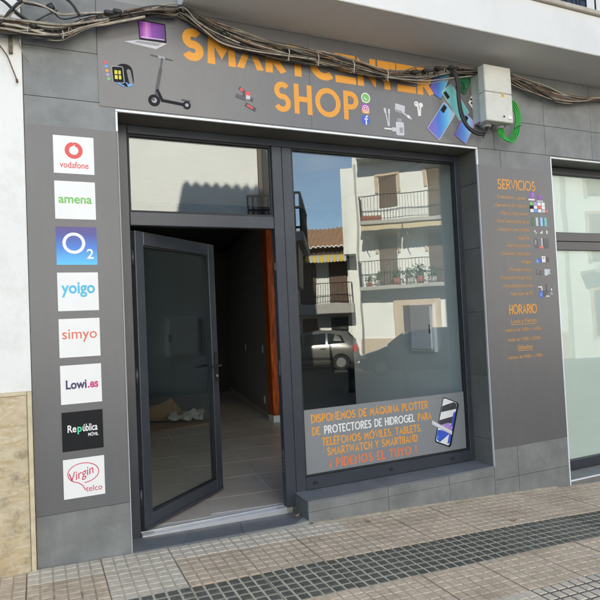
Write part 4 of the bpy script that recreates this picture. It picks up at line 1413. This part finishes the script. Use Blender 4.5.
# ties, clamps and the black splice blocks
for x, z in ((0.44, 3.765), (0.36, 3.72), (0.02, 3.64), (0.13, 3.785), (1.33, 3.80), (2.12, 3.735), (2.45, 3.722), (1.86, 3.738), (2.78, 3.695)):
    b = BM()
    if x < 1.4:
        cyl(b, (x - 0.012, -0.118, z - 0.010), (x + 0.016, -0.118, z + 0.010), 0.024, n=10)
    else:
        ring_pts = [(x, -0.09 + 0.048 * math.cos(t), z + 0.045 * math.sin(t)) for t in [2 * PI * k / 14 for k in range(15)]]
        tube(b, ring_pts, 0.004, 5)
        tube(b, [(x, -0.13, z - 0.03), (x - 0.01, -0.14, z - 0.075)], 0.003, 5)
    obj('cable_tie', b, 'cable_black' if x < 1.4 else 'tie_cream', bun)
for i, (x, z) in enumerate(((3.06, 3.745), (3.19, 3.775), (3.32, 3.815), (3.47, 3.845), (0.50, 3.805), (0.56, 3.825))):
    b = BM()
    box(b, x - 0.032, x + 0.032, -0.15, -0.10, z - 0.018, z + 0.018, bev=0.011)
    tube(b, [(x + 0.03, -0.13, z), (x + 0.06, -0.14, z + 0.012), (x + 0.10, -0.12, z - 0.01)], 0.006, 6)
    obj('splice_block', b, 'cable_black', bun)

bun2 = empty('cable_bundle', (4.9, -0.08, 3.8), 'shorter bundle of brown and black cables leaving the box towards the right', 'cables')
rt = [(4.12, 3.925), (4.206, 3.905), (4.424, 3.872), (4.689, 3.828), (4.965, 3.793), (5.256, 3.797), (5.486, 3.836), (6.2, 3.93), (7.3, 3.90)]
rl = [(4.12, 3.87), (4.206, 3.84), (4.331, 3.787), (4.523, 3.722), (4.724, 3.695), (5.007, 3.729), (5.3, 3.79), (5.459, 3.825), (6.2, 3.92), (7.3, 3.89)]
cm2 = ['cable_cream', 'cable_brown', 'cable_black', 'cable_cream', 'cable_grey', 'cable_black', 'cable_brown']
for i in range(18):
    f = i / 17
    f = f ** 1.2
    pts = []
    for (xa, za), (xb, zb) in zip(rt, rl[:6] + rl[6:9]):
        pts.append((xa + (xb - xa) * f * 0.5, -0.07 - 0.03 * rg.random(), za + (zb - za) * f + rg.uniform(-0.014, 0.014)))
    cable(bun2, pts, rg.choice((0.004, 0.005, 0.007)), cm2[i % 7], jit=0.006, seed=100 + i)

# wires hanging in front of the white wall, and the bracket stub
o = cable(None, [(-0.30, -0.04, 3.60), (-0.212, -0.04, 3.54), (-0.178, -0.04, 3.505), (-0.138, -0.04, 3.444), (-0.111, -0.04, 3.368), (-0.086, -0.045, 3.292)], 0.0045, 'cable_brown', 'hanging_wire')
tag(o, 'cut brown wire hanging against the white wall', 'wire')
b = BM()
cyl(b, (-0.087, -0.045, 3.296), (-0.083, -0.045, 3.275), 0.008, n=8)
obj('wire_end', b, 'cable_brown', o)
o = cable(None, [(-0.125, -0.06, 3.65), (-0.103, -0.06, 3.628), (-0.075, -0.06, 3.579), (-0.059, -0.06, 3.515), (-0.037, -0.06, 3.458), (-0.014, -0.06, 3.421)], 0.005, 'cable_cream', 'hanging_wire')
tag(o, 'cut cream wire dangling over the left edge of the grey tiles', 'wire')
o = bobj('bracket_stub', 'old_wood', None, (-0.130, -0.106, -0.045, -0.0125, 3.472, 3.607), bev=0.004)
tag(o, 'short weathered wooden batten fixed to the white wall under the cables', 'batten')

# ------------------------------------------------------------------ junction box
jb = empty('junction_box', (3.95, -0.0, 3.37), 'cream plastic junction box with yellow warning triangle above the right pier', 'junction box')
bobj('back_box', 'box_plastic', jb, (3.800, 4.135, -0.125, -0.001, 3.395, 3.900), bev=0.006)
lid = bobj('lid', 'box_plastic', jb, (3.775, 4.100, -0.215, -0.1255, 3.640, 3.892), (3.775, 4.100, -0.215, -0.1255, 3.368, 3.637), bev=0.007)
b = BM()
flat(b, [(3.955, 3.60), (4.005, 3.60), (3.980, 3.648)], -0.2162)
obj('warning_triangle', b, 'warn_yellow', lid)
b = BM()
flat(b, [(3.977, 3.612), (3.981, 3.612), (3.986, 3.627), (3.982, 3.625), (3.984, 3.637), (3.976, 3.622), (3.980, 3.624)], -0.2170)
obj('bolt_mark', b, 'print_black', lid)
b = BM()
cyl(b, (3.985, -0.214, 3.42), (3.985, -0.219, 3.42), 0.009, n=12)
obj('lock', b, 'print_black', lid)
picture('maker_mark', lid, ['print_grey', 'print_white'], [(rrect(4.055, 3.398, 0.05, 0.006), 0), (rrect(4.06, 3.42, 0.05, 0.03), 1)], -0.2162)
for gx in (3.865, 4.025):
    b = BM()
    cyl(b, (gx, -0.105, 3.395), (gx, -0.108, 3.360), 0.062, 0.060, 20)
    cyl(b, (gx, -0.108, 3.362), (gx, -0.110, 3.338), 0.045, 0.036, 20)
    obj('cable_gland', b, 'gland_grey', jb)
o = empty('black_cable', (3.6, -0.13, 3.26), 'thick black cable looping down from the bundle into the box', 'cable')
for dx, r in ((0.0, 0.012), (0.02, 0.010)):
    cable(o, [(3.47 + dx, -0.10, 3.84), (3.504 + dx, -0.13, 3.785), (3.519 + dx, -0.14, 3.686), (3.521 + dx, -0.14, 3.548), (3.546 + dx, -0.14, 3.403 + dx), (3.619, -0.14, 3.30 + dx), (3.721, -0.14, 3.254 + dx), (3.806, -0.135, 3.263 + dx), (3.855, -0.12, 3.31), (3.866 + dx / 2, -0.110, 3.345)], r, 'cable_black', 'strand', n=8)
b = BM()
tube(b, [(3.79, -0.14, 3.24), (3.81, -0.155, 3.262), (3.79, -0.14, 3.285), (3.78, -0.125, 3.262), (3.79, -0.14, 3.24), (3.80, -0.14, 3.225)], 0.004, 6)
obj('cable_tie', b, 'cable_black', o)
o = empty('green_cable', (4.1, -0.13, 3.24), 'bright green cable hanging in a loop from the box', 'cable')
for k in range(4):
    d = 0.017 * (k - 1.5)
    cable(o, [(4.022 + d * 0.6, -0.110, 3.345), (4.03 + d, -0.13, 3.290 + d), (4.065 + d * 0.5, -0.14 + d, 3.243 + d), (4.120, -0.145 + d, 3.232 + d), (4.180 - d * 0.5, -0.14 + d, 3.291 + d * 0.6), (4.228 - d, -0.13, 3.372), (4.259 - d, -0.12, 3.482), (4.240 - d, -0.10, 3.587 - d), (4.190, -0.07, 3.640 - d), (4.13, -0.05, 3.66 - d)], 0.0085, 'cable_green', 'strand', n=8)
b = BM()
tube(b, [(4.19, -0.16, 3.36), (4.235, -0.165, 3.375), (4.275, -0.14, 3.392), (4.24, -0.09, 3.38), (4.20, -0.12, 3.362), (4.18, -0.16, 3.350)], 0.0045, 6)
obj('cable_tie', b, 'cable_black', o)
o = bobj('wall_clip', 'cable_brown', None, (4.165, 4.205, -0.03, -0.001, 3.60, 3.70), bev=0.005)
tag(o, 'small rusty clip on the tiles beside the green cable loop', 'clip')

# ------------------------------------------------------------------ white neighbour with stone dado
nb = empty('neighbour_building', (-1.2, 0.0, 0.1), 'white plastered neighbour wall with a yellow marble dado left of the shop', 'building')
bobj('wall', 'white_plaster', nb, (-2.2, -0.053, -0.012, 9.5, -0.3, 10.35), bev=0.004)
roof(nb, -2.2, -0.052, -0.35, 4.5, 10.46, 0.35, amp=0.07)
attic = empty('shadow_caster_attic', (-2.28, -0.217, 10.3), 'unseen tiled attic added askew on the roofs to cast the eave shadow opposite', 'attic', rz=R(38), local=True)  # unseen storey, added and skewed so its eave shadows the corner house
bobj('wall', 'white_plaster', attic, (0.12, 4.4, 0.25, 2.6, 0.0, 1.6))
roof(attic, 0.0, 4.6, 0.0, 2.8, 1.56, 0.4, amp=0.13, pitch=0.25)

bobj('eave_board', 'white_paint', nb, (-2.2, -0.0535, -0.33, -0.0125, 10.351, 10.44))
for x0, x1 in ((-1.05, -0.084), (-2.05, -1.055)):
    bobj('dado_slab', 'marble', nb, (x0, x1, -0.030, -0.0125, -0.1, 1.213), bev=0.002)
bobj('dado_edging', 'marble_edge', nb, (-0.081, -0.054, -0.040, -0.0125, -0.1, 1.240), (-2.05, -0.0815, -0.038, -0.0125, 1.2145, 1.240), bev=0.003)
lowb = empty('low_house', (-6.2, 4.0, 0.2), 'lower white house beyond the neighbour wall', 'building')
bobj('wall', 'white_plaster', lowb, (-14, -2.25, 0.0, 9.5, -0.3, 7.0))
roof(lowb, -14, -2.25, -0.3, 4.5, 7.02, 1.4)
lowb2 = empty('low_house', (14, 4.0, -0.3), 'lower white house beyond the right end of the shop', 'building')
bobj('wall', 'white_plaster', lowb2, (9.05, 26, 0.0, 9.5, -0.9, 7.2))
roof(lowb2, 9.05, 26, -0.3, 4.5, 7.22, 1.4)

# sandy mortar line where the pavement meets the sill
b = BM()
rg2 = random.Random(11)
prev = None
for i in range(90):
    x = 1.93 + i * 0.030
    wv = 0.020 + 0.022 * rg2.random() + 0.03 * math.exp(-((x - 2.2) / 0.25) ** 2)
    z = g(x)
    cur = [b.verts.new((x, 0.002, z + 0.014)), b.verts.new((x, -wv * 0.5, z + 0.010 + 0.003 * rg2.random())), b.verts.new((x, -wv, z - 0.004))]
    if prev:
        b.faces.new((prev[0], prev[1], cur[1], cur[0]))
        b.faces.new((prev[1], prev[2], cur[2], cur[1]))
    prev = cur
mo = obj('mortar_line', b, 'mortar_edge', pavement)

# dry leaves blown against the step
for k, (x, y, a, lab) in enumerate(((1.86, 0.14, 0.4, 'small dry yellow leaf on the entrance step by the sill'), (2.35, -0.16, 1.7, 'small dry leaf on the pavement under the window sill'), (3.42, -0.62, 2.6, 'small dry leaf beside the dark band of paving below the services panel'))):
    b = BM()
    rim_ = [(0.030 * math.cos(t) * (1.5 if abs(math.cos(t)) > 0.9 else 1.0), 0.016 * math.sin(t), 0.006 * math.cos(2 * t) + 0.006) for t in [2 * PI * q / 12 for q in range(12)]]
    top_ = [b.verts.new(p) for p in rim_]
    bot_ = [b.verts.new((p[0], p[1], p[2] - 0.001)) for p in rim_]
    b.faces.new(top_)
    b.faces.new(bot_[::-1])
    for q in range(12):
        b.faces.new((top_[q], bot_[q], bot_[(q + 1) % 12], top_[(q + 1) % 12]))
    o = obj('dry_leaf', b, 'cardboard')
    o.location = (x, y, (0.034 if y > 0 else g(x)) + 0.004)
    o.rotation_euler = (0, 0, a)
    tag(o, lab, 'leaf')

# ------------------------------------------------------------------ across the street (seen mirrored in the glass)
def railing(parent, x0, x1, y, z0, z1, step=0.12, side=None, name='railing', r=0.009):
    bm = BM()
    n = max(1, int(abs(x1 - x0) / step))
    for i in range(n + 1):
        x = x0 + (x1 - x0) * i / n
        cyl(bm, (x, y, z0), (x, y, z1), r, n=5)
    tube(bm, [(x0, y, z1), (x1, y, z1)], 0.018, 6)
    tube(bm, [(x0, y, z0 + 0.08), (x1, y, z0 + 0.08)], 0.012, 6)
    tube(bm, [(x0, y, z0 + (z1 - z0) * 0.42), (x1, y, z0 + (z1 - z0) * 0.42)], 0.010, 6)
    if side is not None:
        for xx in side[1]:
            m = max(1, int(abs(side[0] - y) / step))
            for i in range(m + 1):
                yy = y + (side[0] - y) * i / m
                cyl(bm, (xx, yy, z0), (xx, yy, z1), r, n=5)
            tube(bm, [(xx, y, z1), (xx, side[0], z1)], 0.018, 6)
            tube(bm, [(xx, y, z0 + 0.08), (xx, side[0], z0 + 0.08)], 0.012, 6)
    return obj(name, bm, 'iron_black', parent)


# corner house opposite
ha = empty('corner_house', (4.96, -8.23, 0), 'white corner house across the street with a black iron balcony', 'building', rz=R(28), local=True)
bobj('wall', 'sun_white', ha, (-9.0, 0.0, -10, 0, -0.8, 9.0))
bobj('parapet', 'sun_white', ha, (-9.1, 0.1, -10, 0.1, 9.002, 9.4))
bobj('balcony_slab', 'slab_grey', ha, (0.001, 1.05, -3.2, 0.16, 3.50, 3.74), (-0.30, -0.0005, 0.001, 0.16, 3.50, 3.74), bev=0.03)
b = BM()
for i in range(11):
    x = -0.27 + i * 0.125
    cyl(b, (x, 0.1, 3.74), (x, 0.1, 4.68), 0.022, n=6)
for i in range(26):
    cyl(b, (0.98, 0.1 - i * 0.125, 3.74), (0.98, 0.1 - i * 0.125, 4.68), 0.022, n=6)
for z in (3.84, 4.32, 4.68):
    tube(b, [(-0.27, 0.1, z), (0.98, 0.1, z)], 0.032, 6)
    tube(b, [(0.98, 0.1, z), (0.98, -3.1, z)], 0.032, 6)
obj('railing', b, 'iron_black', ha)
bobj('drainpipe', 'brown_shutter', ha, (0.001, 0.10, -0.16, -0.05, 3.74, 8.8), bev=0.02)
bobj('shutter', 'brown_shutter', ha, (0.001, 0.05, -1.9, -0.7, 3.76, 6.2), bev=0.01)
bobj('bay_grille', 'iron_black', ha, (0.0012, 0.90, -1.9, 0.05, 2.45, 3.498), bev=0.02)

# old house with tiled roof at the back
AB = R(33)
hb = empty('timber_front_house', (12.29, -19.28, 0), 'low tiled roof house with dark timber shutters and striped awning across the street', 'building', rz=AB, local=True)
bobj('wall', 'sun_white', hb, (-5.5, 1.72, -7, 0, -0.9, 4.98))
rf = roof(hb, -5.6, 1.78, 0.45, -3.2, 4.95, 1.35, amp=0.08, pitch=0.22, edge='sun_white')
b = BM()
prism(b, [(0, 0)] * 0 + [(-5.5, 4.981), (1.72, 4.981), (1.72, 6.1), (-5.5, 6.1)], -3.4, -3.2)
obj('ridge_wall', b, 'terracotta', hb)
bobj('eave_shade_timber', 'dark_timber', hb, (-5.4, 1.45, 0.001, 0.10, 4.42, 4.93))  # dark timber strip that paints in the shade under the eave
for x0, x1 in ((-4.3, -3.5), (-2.7, -1.9), (-1.15, -0.43), (0.20, 1.08)):
    s = bobj('shutter', 'dark_timber', hb, (x0, x1, 0.001, 0.06, 2.32, 4.40), bev=0.008)
    for k in range(4):
        xk = x0 + 0.03 + (x1 - x0 - 0.06) * (k + 0.05) / 4
        bobj('shutter_panel', 'brown_shutter', s, (xk, xk + (x1 - x0) / 4 - 0.03, 0.061, 0.075, 2.40, 4.32), bev=0.005)
b = BM()
for k in range(12):
    x0 = -0.72 + k * 0.155
    quad(b, [(x0, 0.12, 4.62), (x0 + 0.155, 0.12, 4.62), (x0 + 0.155, 1.0, 4.45), (x0, 1.0, 4.45)], k % 2)
    quad(b, [(x0, 1.0, 4.45), (x0 + 0.155, 1.0, 4.45), (x0 + 0.155, 1.0, 4.22), (x0 + 0.0775, 1.0, 4.17), (x0, 1.0, 4.22)], k % 2)
obj('awning', b, ['awning_yellow', 'awning_grey'], hb)
bobj('balcony_slab', 'slab_grey', hb, (-5.0, 1.35, 0.001, 0.95, 1.82, 2.30), bev=0.03)
railing(hb, -4.95, 1.30, 0.88, 2.30, 3.24, 0.11, side=(0.05, (-4.95, 1.30)))
bobj('door', 'red_brown_door', hb, (-1.13, -0.40, 0.001, 0.05, -0.5, 1.65), bev=0.01)
wd = bobj('window', 'far_glass', hb, (0.23, 0.98, 0.001, 0.03, 0.2, 1.65))
b = BM()
for k in range(7):
    cyl(b, (0.23 + k * 0.125, 0.06, 0.15), (0.23 + k * 0.125, 0.06, 1.7), 0.012, n=5)
for z in (0.3, 0.65, 1.0, 1.35, 1.65):
    tube(b, [(0.2, 0.06, z), (1.0, 0.06, z)], 0.011, 5)
obj('window_grille', b, 'iron_black', wd)

# white three storey house
AC = R(38)
hc = empty('balcony_house', (12.95, -17.31, 0), 'white three storey house with plants and awnings on its balconies across the street', 'building', rz=AC, local=True)
bobj('wall', 'sun_white', hc, (0.0, 8.5, -8, 0, -0.9, 11.5))
bobj('side_tower', 'sun_white', hc, (-0.62, -0.0005, -3.0, -0.25, 4.5, 8.35))
for zs, x0, x1 in ((8.45, 0.28, 6.5), (5.62, 0.28, 6.5), (2.84, 0.15, 6.5)):
    bobj('balcony_slab', 'slab_grey', hc, (x0, x1, 0.001, 0.85, zs - 0.06, zs + 0.10), bev=0.02)
    railing(hc, x0 + 0.03, x1 - 0.03, 0.80, zs + 0.10, zs + 1.18, 0.13, side=(0.03, (x0 + 0.03,)))
for x0, x1, z0, z1 in ((1.10, 1.88, 6.42, 7.78), (3.22, 4.05, 5.73, 7.90), (5.3, 6.1, 6.42, 7.8), (0.98, 1.76, 2.95, 5.14), (3.15, 3.95, 2.95, 5.1), (1.1, 1.9, 8.56, 10.6), (3.2, 4.0, 8.56, 10.6)):
    w = bobj('window', 'brown_shutter', hc, (x0, x1, 0.001, 0.035, z0, z1), bev=0.006)
    b = BM()
    nsl = int((z1 - z0) / 0.09)
    for k in range(nsl):
        zz = z0 + (k + 0.5) * (z1 - z0) / nsl
        box(b, x0 + 0.02, x1 - 0.02, 0.0355, 0.048, zz - 0.03, zz + 0.03)
    obj('slats', b, 'brown_shutter', w)
    bobj('surround', 'stone_tan', w, (x0 - 0.16, x1 + 0.16, 0.001, 0.07, z1 + 0.005, z1 + 0.13), (x0 - 0.17, x0 - 0.03, 0.001, 0.06, z1 - 0.75, z1 + 0.004), (x1 + 0.03, x1 + 0.17, 0.001, 0.06, z1 - 0.75, z1 + 0.004), bev=0.012)
for x0, x1 in ((0.36, 2.10), (2.14, 4.10)):
    b = BM()
    n = 12
    for k in range(n):
        xa, xb = x0 + (x1 - x0) * k / n, x0 + (x1 - x0) * (k + 1) / n
        quad(b, [(xa, 0.45, 5.55), (xb, 0.45, 5.55), (xb, 1.12, 5.45), (xa, 1.12, 5.45)])
        quad(b, [(xa, 1.12, 5.45), (xb, 1.12, 5.45), (xb, 1.12, 5.28), ((xa + xb) / 2, 1.12, 5.24), (xa, 1.12, 5.28)])
    tube(b, [(x0 + 0.1, 1.1, 5.44), (x0 + 0.25, 0.5, 4.6)], 0.015, 6)
    tube(b, [(x1 - 0.1, 1.1, 5.44), (x1 - 0.25, 0.5, 4.6)], 0.015, 6)
    obj('awning', b, 'awning_beige', hc)
bobj('door_surround', 'stone_tan', hc, (1.52, 1.86, 0.001, 0.10, -0.9, 2.38), (3.14, 3.50, 0.001, 0.10, -0.9, 2.38), (1.862, 3.138, 0.001, 0.10, 2.03, 2.38), bev=0.02)
bobj('plinth', 'stone_tan', hc, (0.0, 1.518, 0.001, 0.05, -0.9, 0.66), (3.502, 8.5, 0.001, 0.05, -0.9, 0.66))
bobj('door', 'dark_timber', hc, (1.88, 3.12, 0.001, 0.04, -0.6, 2.02), bev=0.006)
b = BM()
tube(b, [(0.10, 0.06, -0.6), (0.10, 0.06, 8.4)], 0.045, 8)
obj('drainpipe', b, 'slab_grey', hc)


def pot_plant(parent, x, y, z, label, seed, m='planter_red', foliage=True, s=1.0):
    """potted plant resting on a balcony; world placement from the house's frame"""
    a = parent.rotation_euler.z
    wx = parent.location.x + x * math.cos(a) - y * math.sin(a)
    wy = parent.location.y + x * math.sin(a) + y * math.cos(a)
    e = empty('potted_plant', (wx, wy, z), label, 'plant', 'plants on the balconies across the street', rz=a, local=True)
    b = BM()
    tube(b, [(0, 0, 0), (0, 0, 0.02), (0, 0, 0.20 * s)], [0.09 * s, 0.10 * s, 0.13 * s], 10)
    obj('pot', b, m, e)
    rgp = random.Random(seed)
    b = BM()
    for k in range(90):
        th, ph_, rr = rgp.uniform(0, 2 * PI), rgp.uniform(-0.2, 1.4), rgp.uniform(0.05, 0.26) * s
        c = Vector((rr * math.cos(th) * math.cos(ph_), rr * math.sin(th) * math.cos(ph_), 0.26 * s + rr * math.sin(ph_) * 1.2))
        d = Vector((rgp.uniform(-1, 1), rgp.uniform(-1, 1), rgp.uniform(-0.3, 1))).normalized()
        n_ = d.orthogonal().normalized()
        q = d.cross(n_)
        L, W = 0.06 * s, 0.026 * s
        b.faces.new([b.verts.new(c - d * L), b.verts.new(c + q * W), b.verts.new(c + d * L), b.verts.new(c - q * W)])
    obj('foliage', b, 'leaf_green', e)
    return e


side = ['leftmost', 'second from left', 'third from left', 'fourth from left', 'fifth from left', 'sixth from left']
for k, (x, s) in enumerate(((0.55, 0.9), (0.95, 1.1), (1.75, 1.3), (2.25, 1.2), (2.70, 1.5), (3.25, 1.3))):
    pot_plant(hc, x, 0.60, 2.94, 'green potted plant on the lower balcony across the street, %s' % side[k], 20 + k, 'slab_grey' if k % 2 else 'planter_red', s=s)
for k in range(4):
    x = 0.45 + 0.22 * k
    a = AC
    e = bobj('planter_box', 'planter_red', None, (-0.10, 0.10, -0.10, 0.10, 0, 0.24), bev=0.01)
    b_ = BM()
    box(b_, -0.088, 0.088, -0.088, 0.088, 0.2405, 0.252)
    obj('soil', b_, 'dark_timber', e)
    e.location = (12.95 + x * math.cos(a) - 0.6 * math.sin(a), -17.31 + x * math.sin(a) + 0.6 * math.cos(a), 5.722)
    e.rotation_euler = (0, 0, a)
    tag(e, 'red planter box on the upper balcony across the street, ' + ['first', 'second', 'third', 'fourth'][k] + ' from its end', 'planter', 'red planters on the upper balcony')

# plain white house closing the street to the right
hd = empty('long_white_house', (19.75, -11.95, 0), 'long white house at the right end of the opposite side of the street', 'building', rz=R(16), local=True)
bobj('wall', 'sun_white', hd, (0.02, 18, -7, 0, -1.2, 8.6))
bobj('cornice', 'stone_tan', hd, (0.02, 18, 0.001, 0.25, 8.35, 8.6), bev=0.02)
for k in range(6):
    for zf in (0.0, 3.1, 5.8):
        x0 = 1.0 + k * 2.8
        w = bobj('window', 'brown_shutter' if zf else 'far_glass', hd, (x0, x0 + 1.0, 0.001, 0.04, zf + 0.4, zf + 2.3), bev=0.006)
        bobj('surround', 'stone_tan', w, (x0 - 0.15, x0 - 0.003, 0.001, 0.06, zf + 0.3, zf + 2.45), (x0 + 1.003, x0 + 1.15, 0.001, 0.06, zf + 0.3, zf + 2.45), (x0 - 0.002, x0 + 1.002, 0.001, 0.06, zf + 2.303, zf + 2.45), bev=0.01)
bobj('balcony_slab', 'slab_grey', hd, (0.5, 16, 0.26, 0.9, 2.95, 3.10), (0.5, 16, 0.001, 0.259, 2.95, 3.10), bev=0.02)
railing(hd, 0.55, 15.95, 0.85, 3.10, 4.05, 0.14)

# ------------------------------------------------------------------ parked cars
def car(loc, rz, paint, label):
    root = empty('parked_car', loc, label, 'car', 'cars parked across the street', rz=rz, local=True)
    # stations along x (front at +x): x, half width, z bottom, z belt, z roof, half roof width
    stn = [(2.05, 0.58, 0.32, 0.60, 0.62, 0.50), (1.98, 0.74, 0.24, 0.68, 0.72, 0.60), (1.75, 0.82, 0.20, 0.78, 0.82, 0.66), (1.35, 0.85, 0.18, 0.88, 0.93, 0.66), (1.00, 0.86, 0.18, 0.94, 1.04, 0.62),
           (0.55, 0.86, 0.18, 0.96, 1.38, 0.56), (0.15, 0.86, 0.18, 0.97, 1.55, 0.58), (-0.45, 0.86, 0.18, 0.98, 1.60, 0.60), (-1.05, 0.86, 0.18, 0.99, 1.58, 0.60), (-1.55, 0.85, 0.20, 1.00, 1.50, 0.58),
           (-1.82, 0.83, 0.24, 1.00, 1.30, 0.60), (-1.98, 0.80, 0.28, 0.96, 1.04, 0.66), (-2.08, 0.70, 0.34, 0.80, 0.84, 0.60)]
    b = BM()
    ringsv = []
    for (x, w, zb, zl, zr, wr) in stn:
        half = [(w * 0.92, zb), (w, zb + (zl - zb) * 0.35), (w * 0.99, zb + (zl - zb) * 0.8), (w * 0.95, zl), (wr * 1.03, zl + (zr - zl) * 0.85), (wr * 0.85, zr), (0.0, zr + (0.02 if zr > 1 else 0.01))]
        ringsv.append([b.verts.new((x, y, z)) for y, z in half] + [b.verts.new((x, -y, z)) for y, z in reversed(half[:-1])])
    n = len(ringsv[0])
    for i in range(len(ringsv) - 1):
        for k in range(n - 1):
            f = b.faces.new((ringsv[i][k], ringsv[i][k + 1], ringsv[i + 1][k + 1], ringsv[i + 1][k]))
            f.smooth = True
        b.faces.new((ringsv[i][n - 1], ringsv[i][0], ringsv[i + 1][0], ringsv[i + 1][n - 1]))
    b.faces.new(ringsv[0])
    b.faces.new(ringsv[-1][::-1])
    obj('body', b, paint, root)

    def side_y(x, z):
        for (a, c) in zip(stn, stn[1:]):
            if a[0] >= x >= c[0]:
                t = (a[0] - x) / (a[0] - c[0])
                v = [a[q] + (c[q] - a[q]) * t for q in range(6)]
                if z < v[3]:
                    return v[1]
                s = (z - v[3]) / max(0.01, (v[4] - v[3]) * 0.85)
                return v[1] * 0.95 + (v[5] * 1.03 - v[1] * 0.95) * min(1, s)
        return 0.8

    wins = [[(0.92, 1.02), (0.22, 1.02), (0.22, 1.46), (0.50, 1.33)], [(0.14, 1.02), (-0.72, 1.03), (-0.72, 1.50), (0.14, 1.47)], [(-0.80, 1.03), (-1.50, 1.10), (-1.38, 1.38), (-0.80, 1.50)]]
    for sg in (1, -1):
        for wv in wins:
            b = BM()
            f = b.faces.new([b.verts.new((x, sg * (side_y(x, z) + 0.012), z)) for x, z in wv])
            r = bmesh.ops.extrude_face_region(b, geom=[f])
            for v in [q for q in r['geom'] if isinstance(q, bmesh.types.BMVert)]:
                v.co.y -= sg * 0.02
            obj('side_window', b, 'car_glass', root)
        b = BM()
        for x0, x1 in ((1.0, 0.1), (0.08, -0.95)):
            quad(b, [(x0, sg * 0.876, 0.44), (x1, sg * 0.876, 0.44), (x1, sg * 0.876, 0.53), (x0, sg * 0.876, 0.53)])
        r = bmesh.ops.extrude_face_region(b, geom=b.faces[:])
        for v in [q for q in r['geom'] if isinstance(q, bmesh.types.BMVert)]:
            v.co.y -= sg * 0.03
        obj('door_moulding', b, 'tyre', root)
        for x in (0.28, -0.62):
            b = BM()
            box(b, x - 0.09, x + 0.09, min(sg * 0.84, sg * 0.885), max(sg * 0.84, sg * 0.885), 0.86, 0.89, bev=0.006)
            obj('door_handle', b, paint, root)
        b = BM()
        box(b, 0.80, 0.98, min(sg * 0.86, sg * 1.02), max(sg * 0.86, sg * 1.02), 1.0, 1.13, bev=0.03)
        obj('wing_mirror', b, paint, root)
        b = BM()
        box(b, -2.02, -1.80, min(sg * 0.66, sg * 0.855), max(sg * 0.66, sg * 0.855), 0.74, 1.02, bev=0.02)
        obj('tail_light', b, 'tail_red', root)
        b = BM()
        box(b, 1.72, 2.0, min(sg * 0.50, sg * 0.80), max(sg * 0.50, sg * 0.80), 0.60, 0.74, bev=0.03)
        obj('headlight', b, 'lamp_clear', root)
        for x in (1.28, -1.30):
            b = BM()
            cyl(b, (x, sg * 0.66, 0.305), (x, sg * 0.875, 0.305), 0.305, n=24)
            wv = obj('wheel', b, 'tyre', root)
            b = BM()
            cyl(b, (x, sg * 0.874, 0.305), (x, sg * 0.884, 0.305), 0.205, 0.19, n=20)
            obj('rim', b, 'rim', wv)
            b = BM()
            tube(b, [(x + 0.35 * math.cos(t), sg * 0.858, 0.305 + 0.35 * math.sin(t)) for t in [PI * q / 12 for q in range(13)]], 0.035, 6)
            obj('wheel_arch', b, 'tyre', root)
    bobj('bumper', 'tyre', root, (-2.12, -2.03, -0.72, 0.72, 0.40, 0.58), bev=0.03)
    bobj('bumper', 'tyre', root, (2.0, 2.09, -0.62, 0.62, 0.34, 0.48), bev=0.03)
    b = BM()
    quad(b, [(-1.60, -0.50, 1.47), (-1.60, 0.50, 1.47), (-1.925, 0.58, 1.13), (-1.925, -0.58, 1.13)])
    r = bmesh.ops.extrude_face_region(b, geom=b.faces[:])
    for v in [q for q in r['geom'] if isinstance(q, bmesh.types.BMVert)]:
        v.co += Vector((-0.05, 0, 0.03))
    obj('rear_window', b, 'car_glass', root)
    b = BM()
    quad(b, [(1.02, -0.60, 1.05), (1.02, 0.60, 1.05), (0.55, 0.50, 1.40), (0.55, -0.50, 1.40)])
    r = bmesh.ops.extrude_face_region(b, geom=b.faces[:])
    for v in [q for q in r['geom'] if isinstance(q, bmesh.types.BMVert)]:
        v.co += Vector((0.03, 0, 0.03))
    obj('windscreen', b, 'car_glass', root)
    return root


ROADZ = lambda x: g(x) - 0.135
car((10.25, -17.0, ROADZ(10.25)), R(33 + 180 - 4), 'car_grey', 'grey hatchback with red tail light parked before the timber shuttered house')
car((12.3, -12.2, ROADZ(12.3)), R(38 + 180), 'car_dark', 'dark car parked before the white three storey house')

# low iron bollards at the far kerb
for k, (x, y) in enumerate(((6.3, -9.6), (7.7, -9.0), (9.1, -8.4))):
    b = BM()
    z = ROADZ(x)
    tube(b, [(x, y, z), (x, y, z + 0.10), (x, y, z + 0.11), (x, y, z + 0.58), (x, y, z + 0.60), (x, y, z + 0.66), (x, y, z + 0.70)], [0.11, 0.11, 0.085, 0.085, 0.10, 0.10, 0.04], 16)
    o = obj('bollard', b, 'iron_black')
    tag(o, 'low black bollard across the street, %s of three' % ['nearest the corner house', 'middle one', 'nearest the dark car'][k], 'bollard', 'bollards across the street')

for o in list(bpy.data.objects):
    if '_local' in o:
        del o['_local']
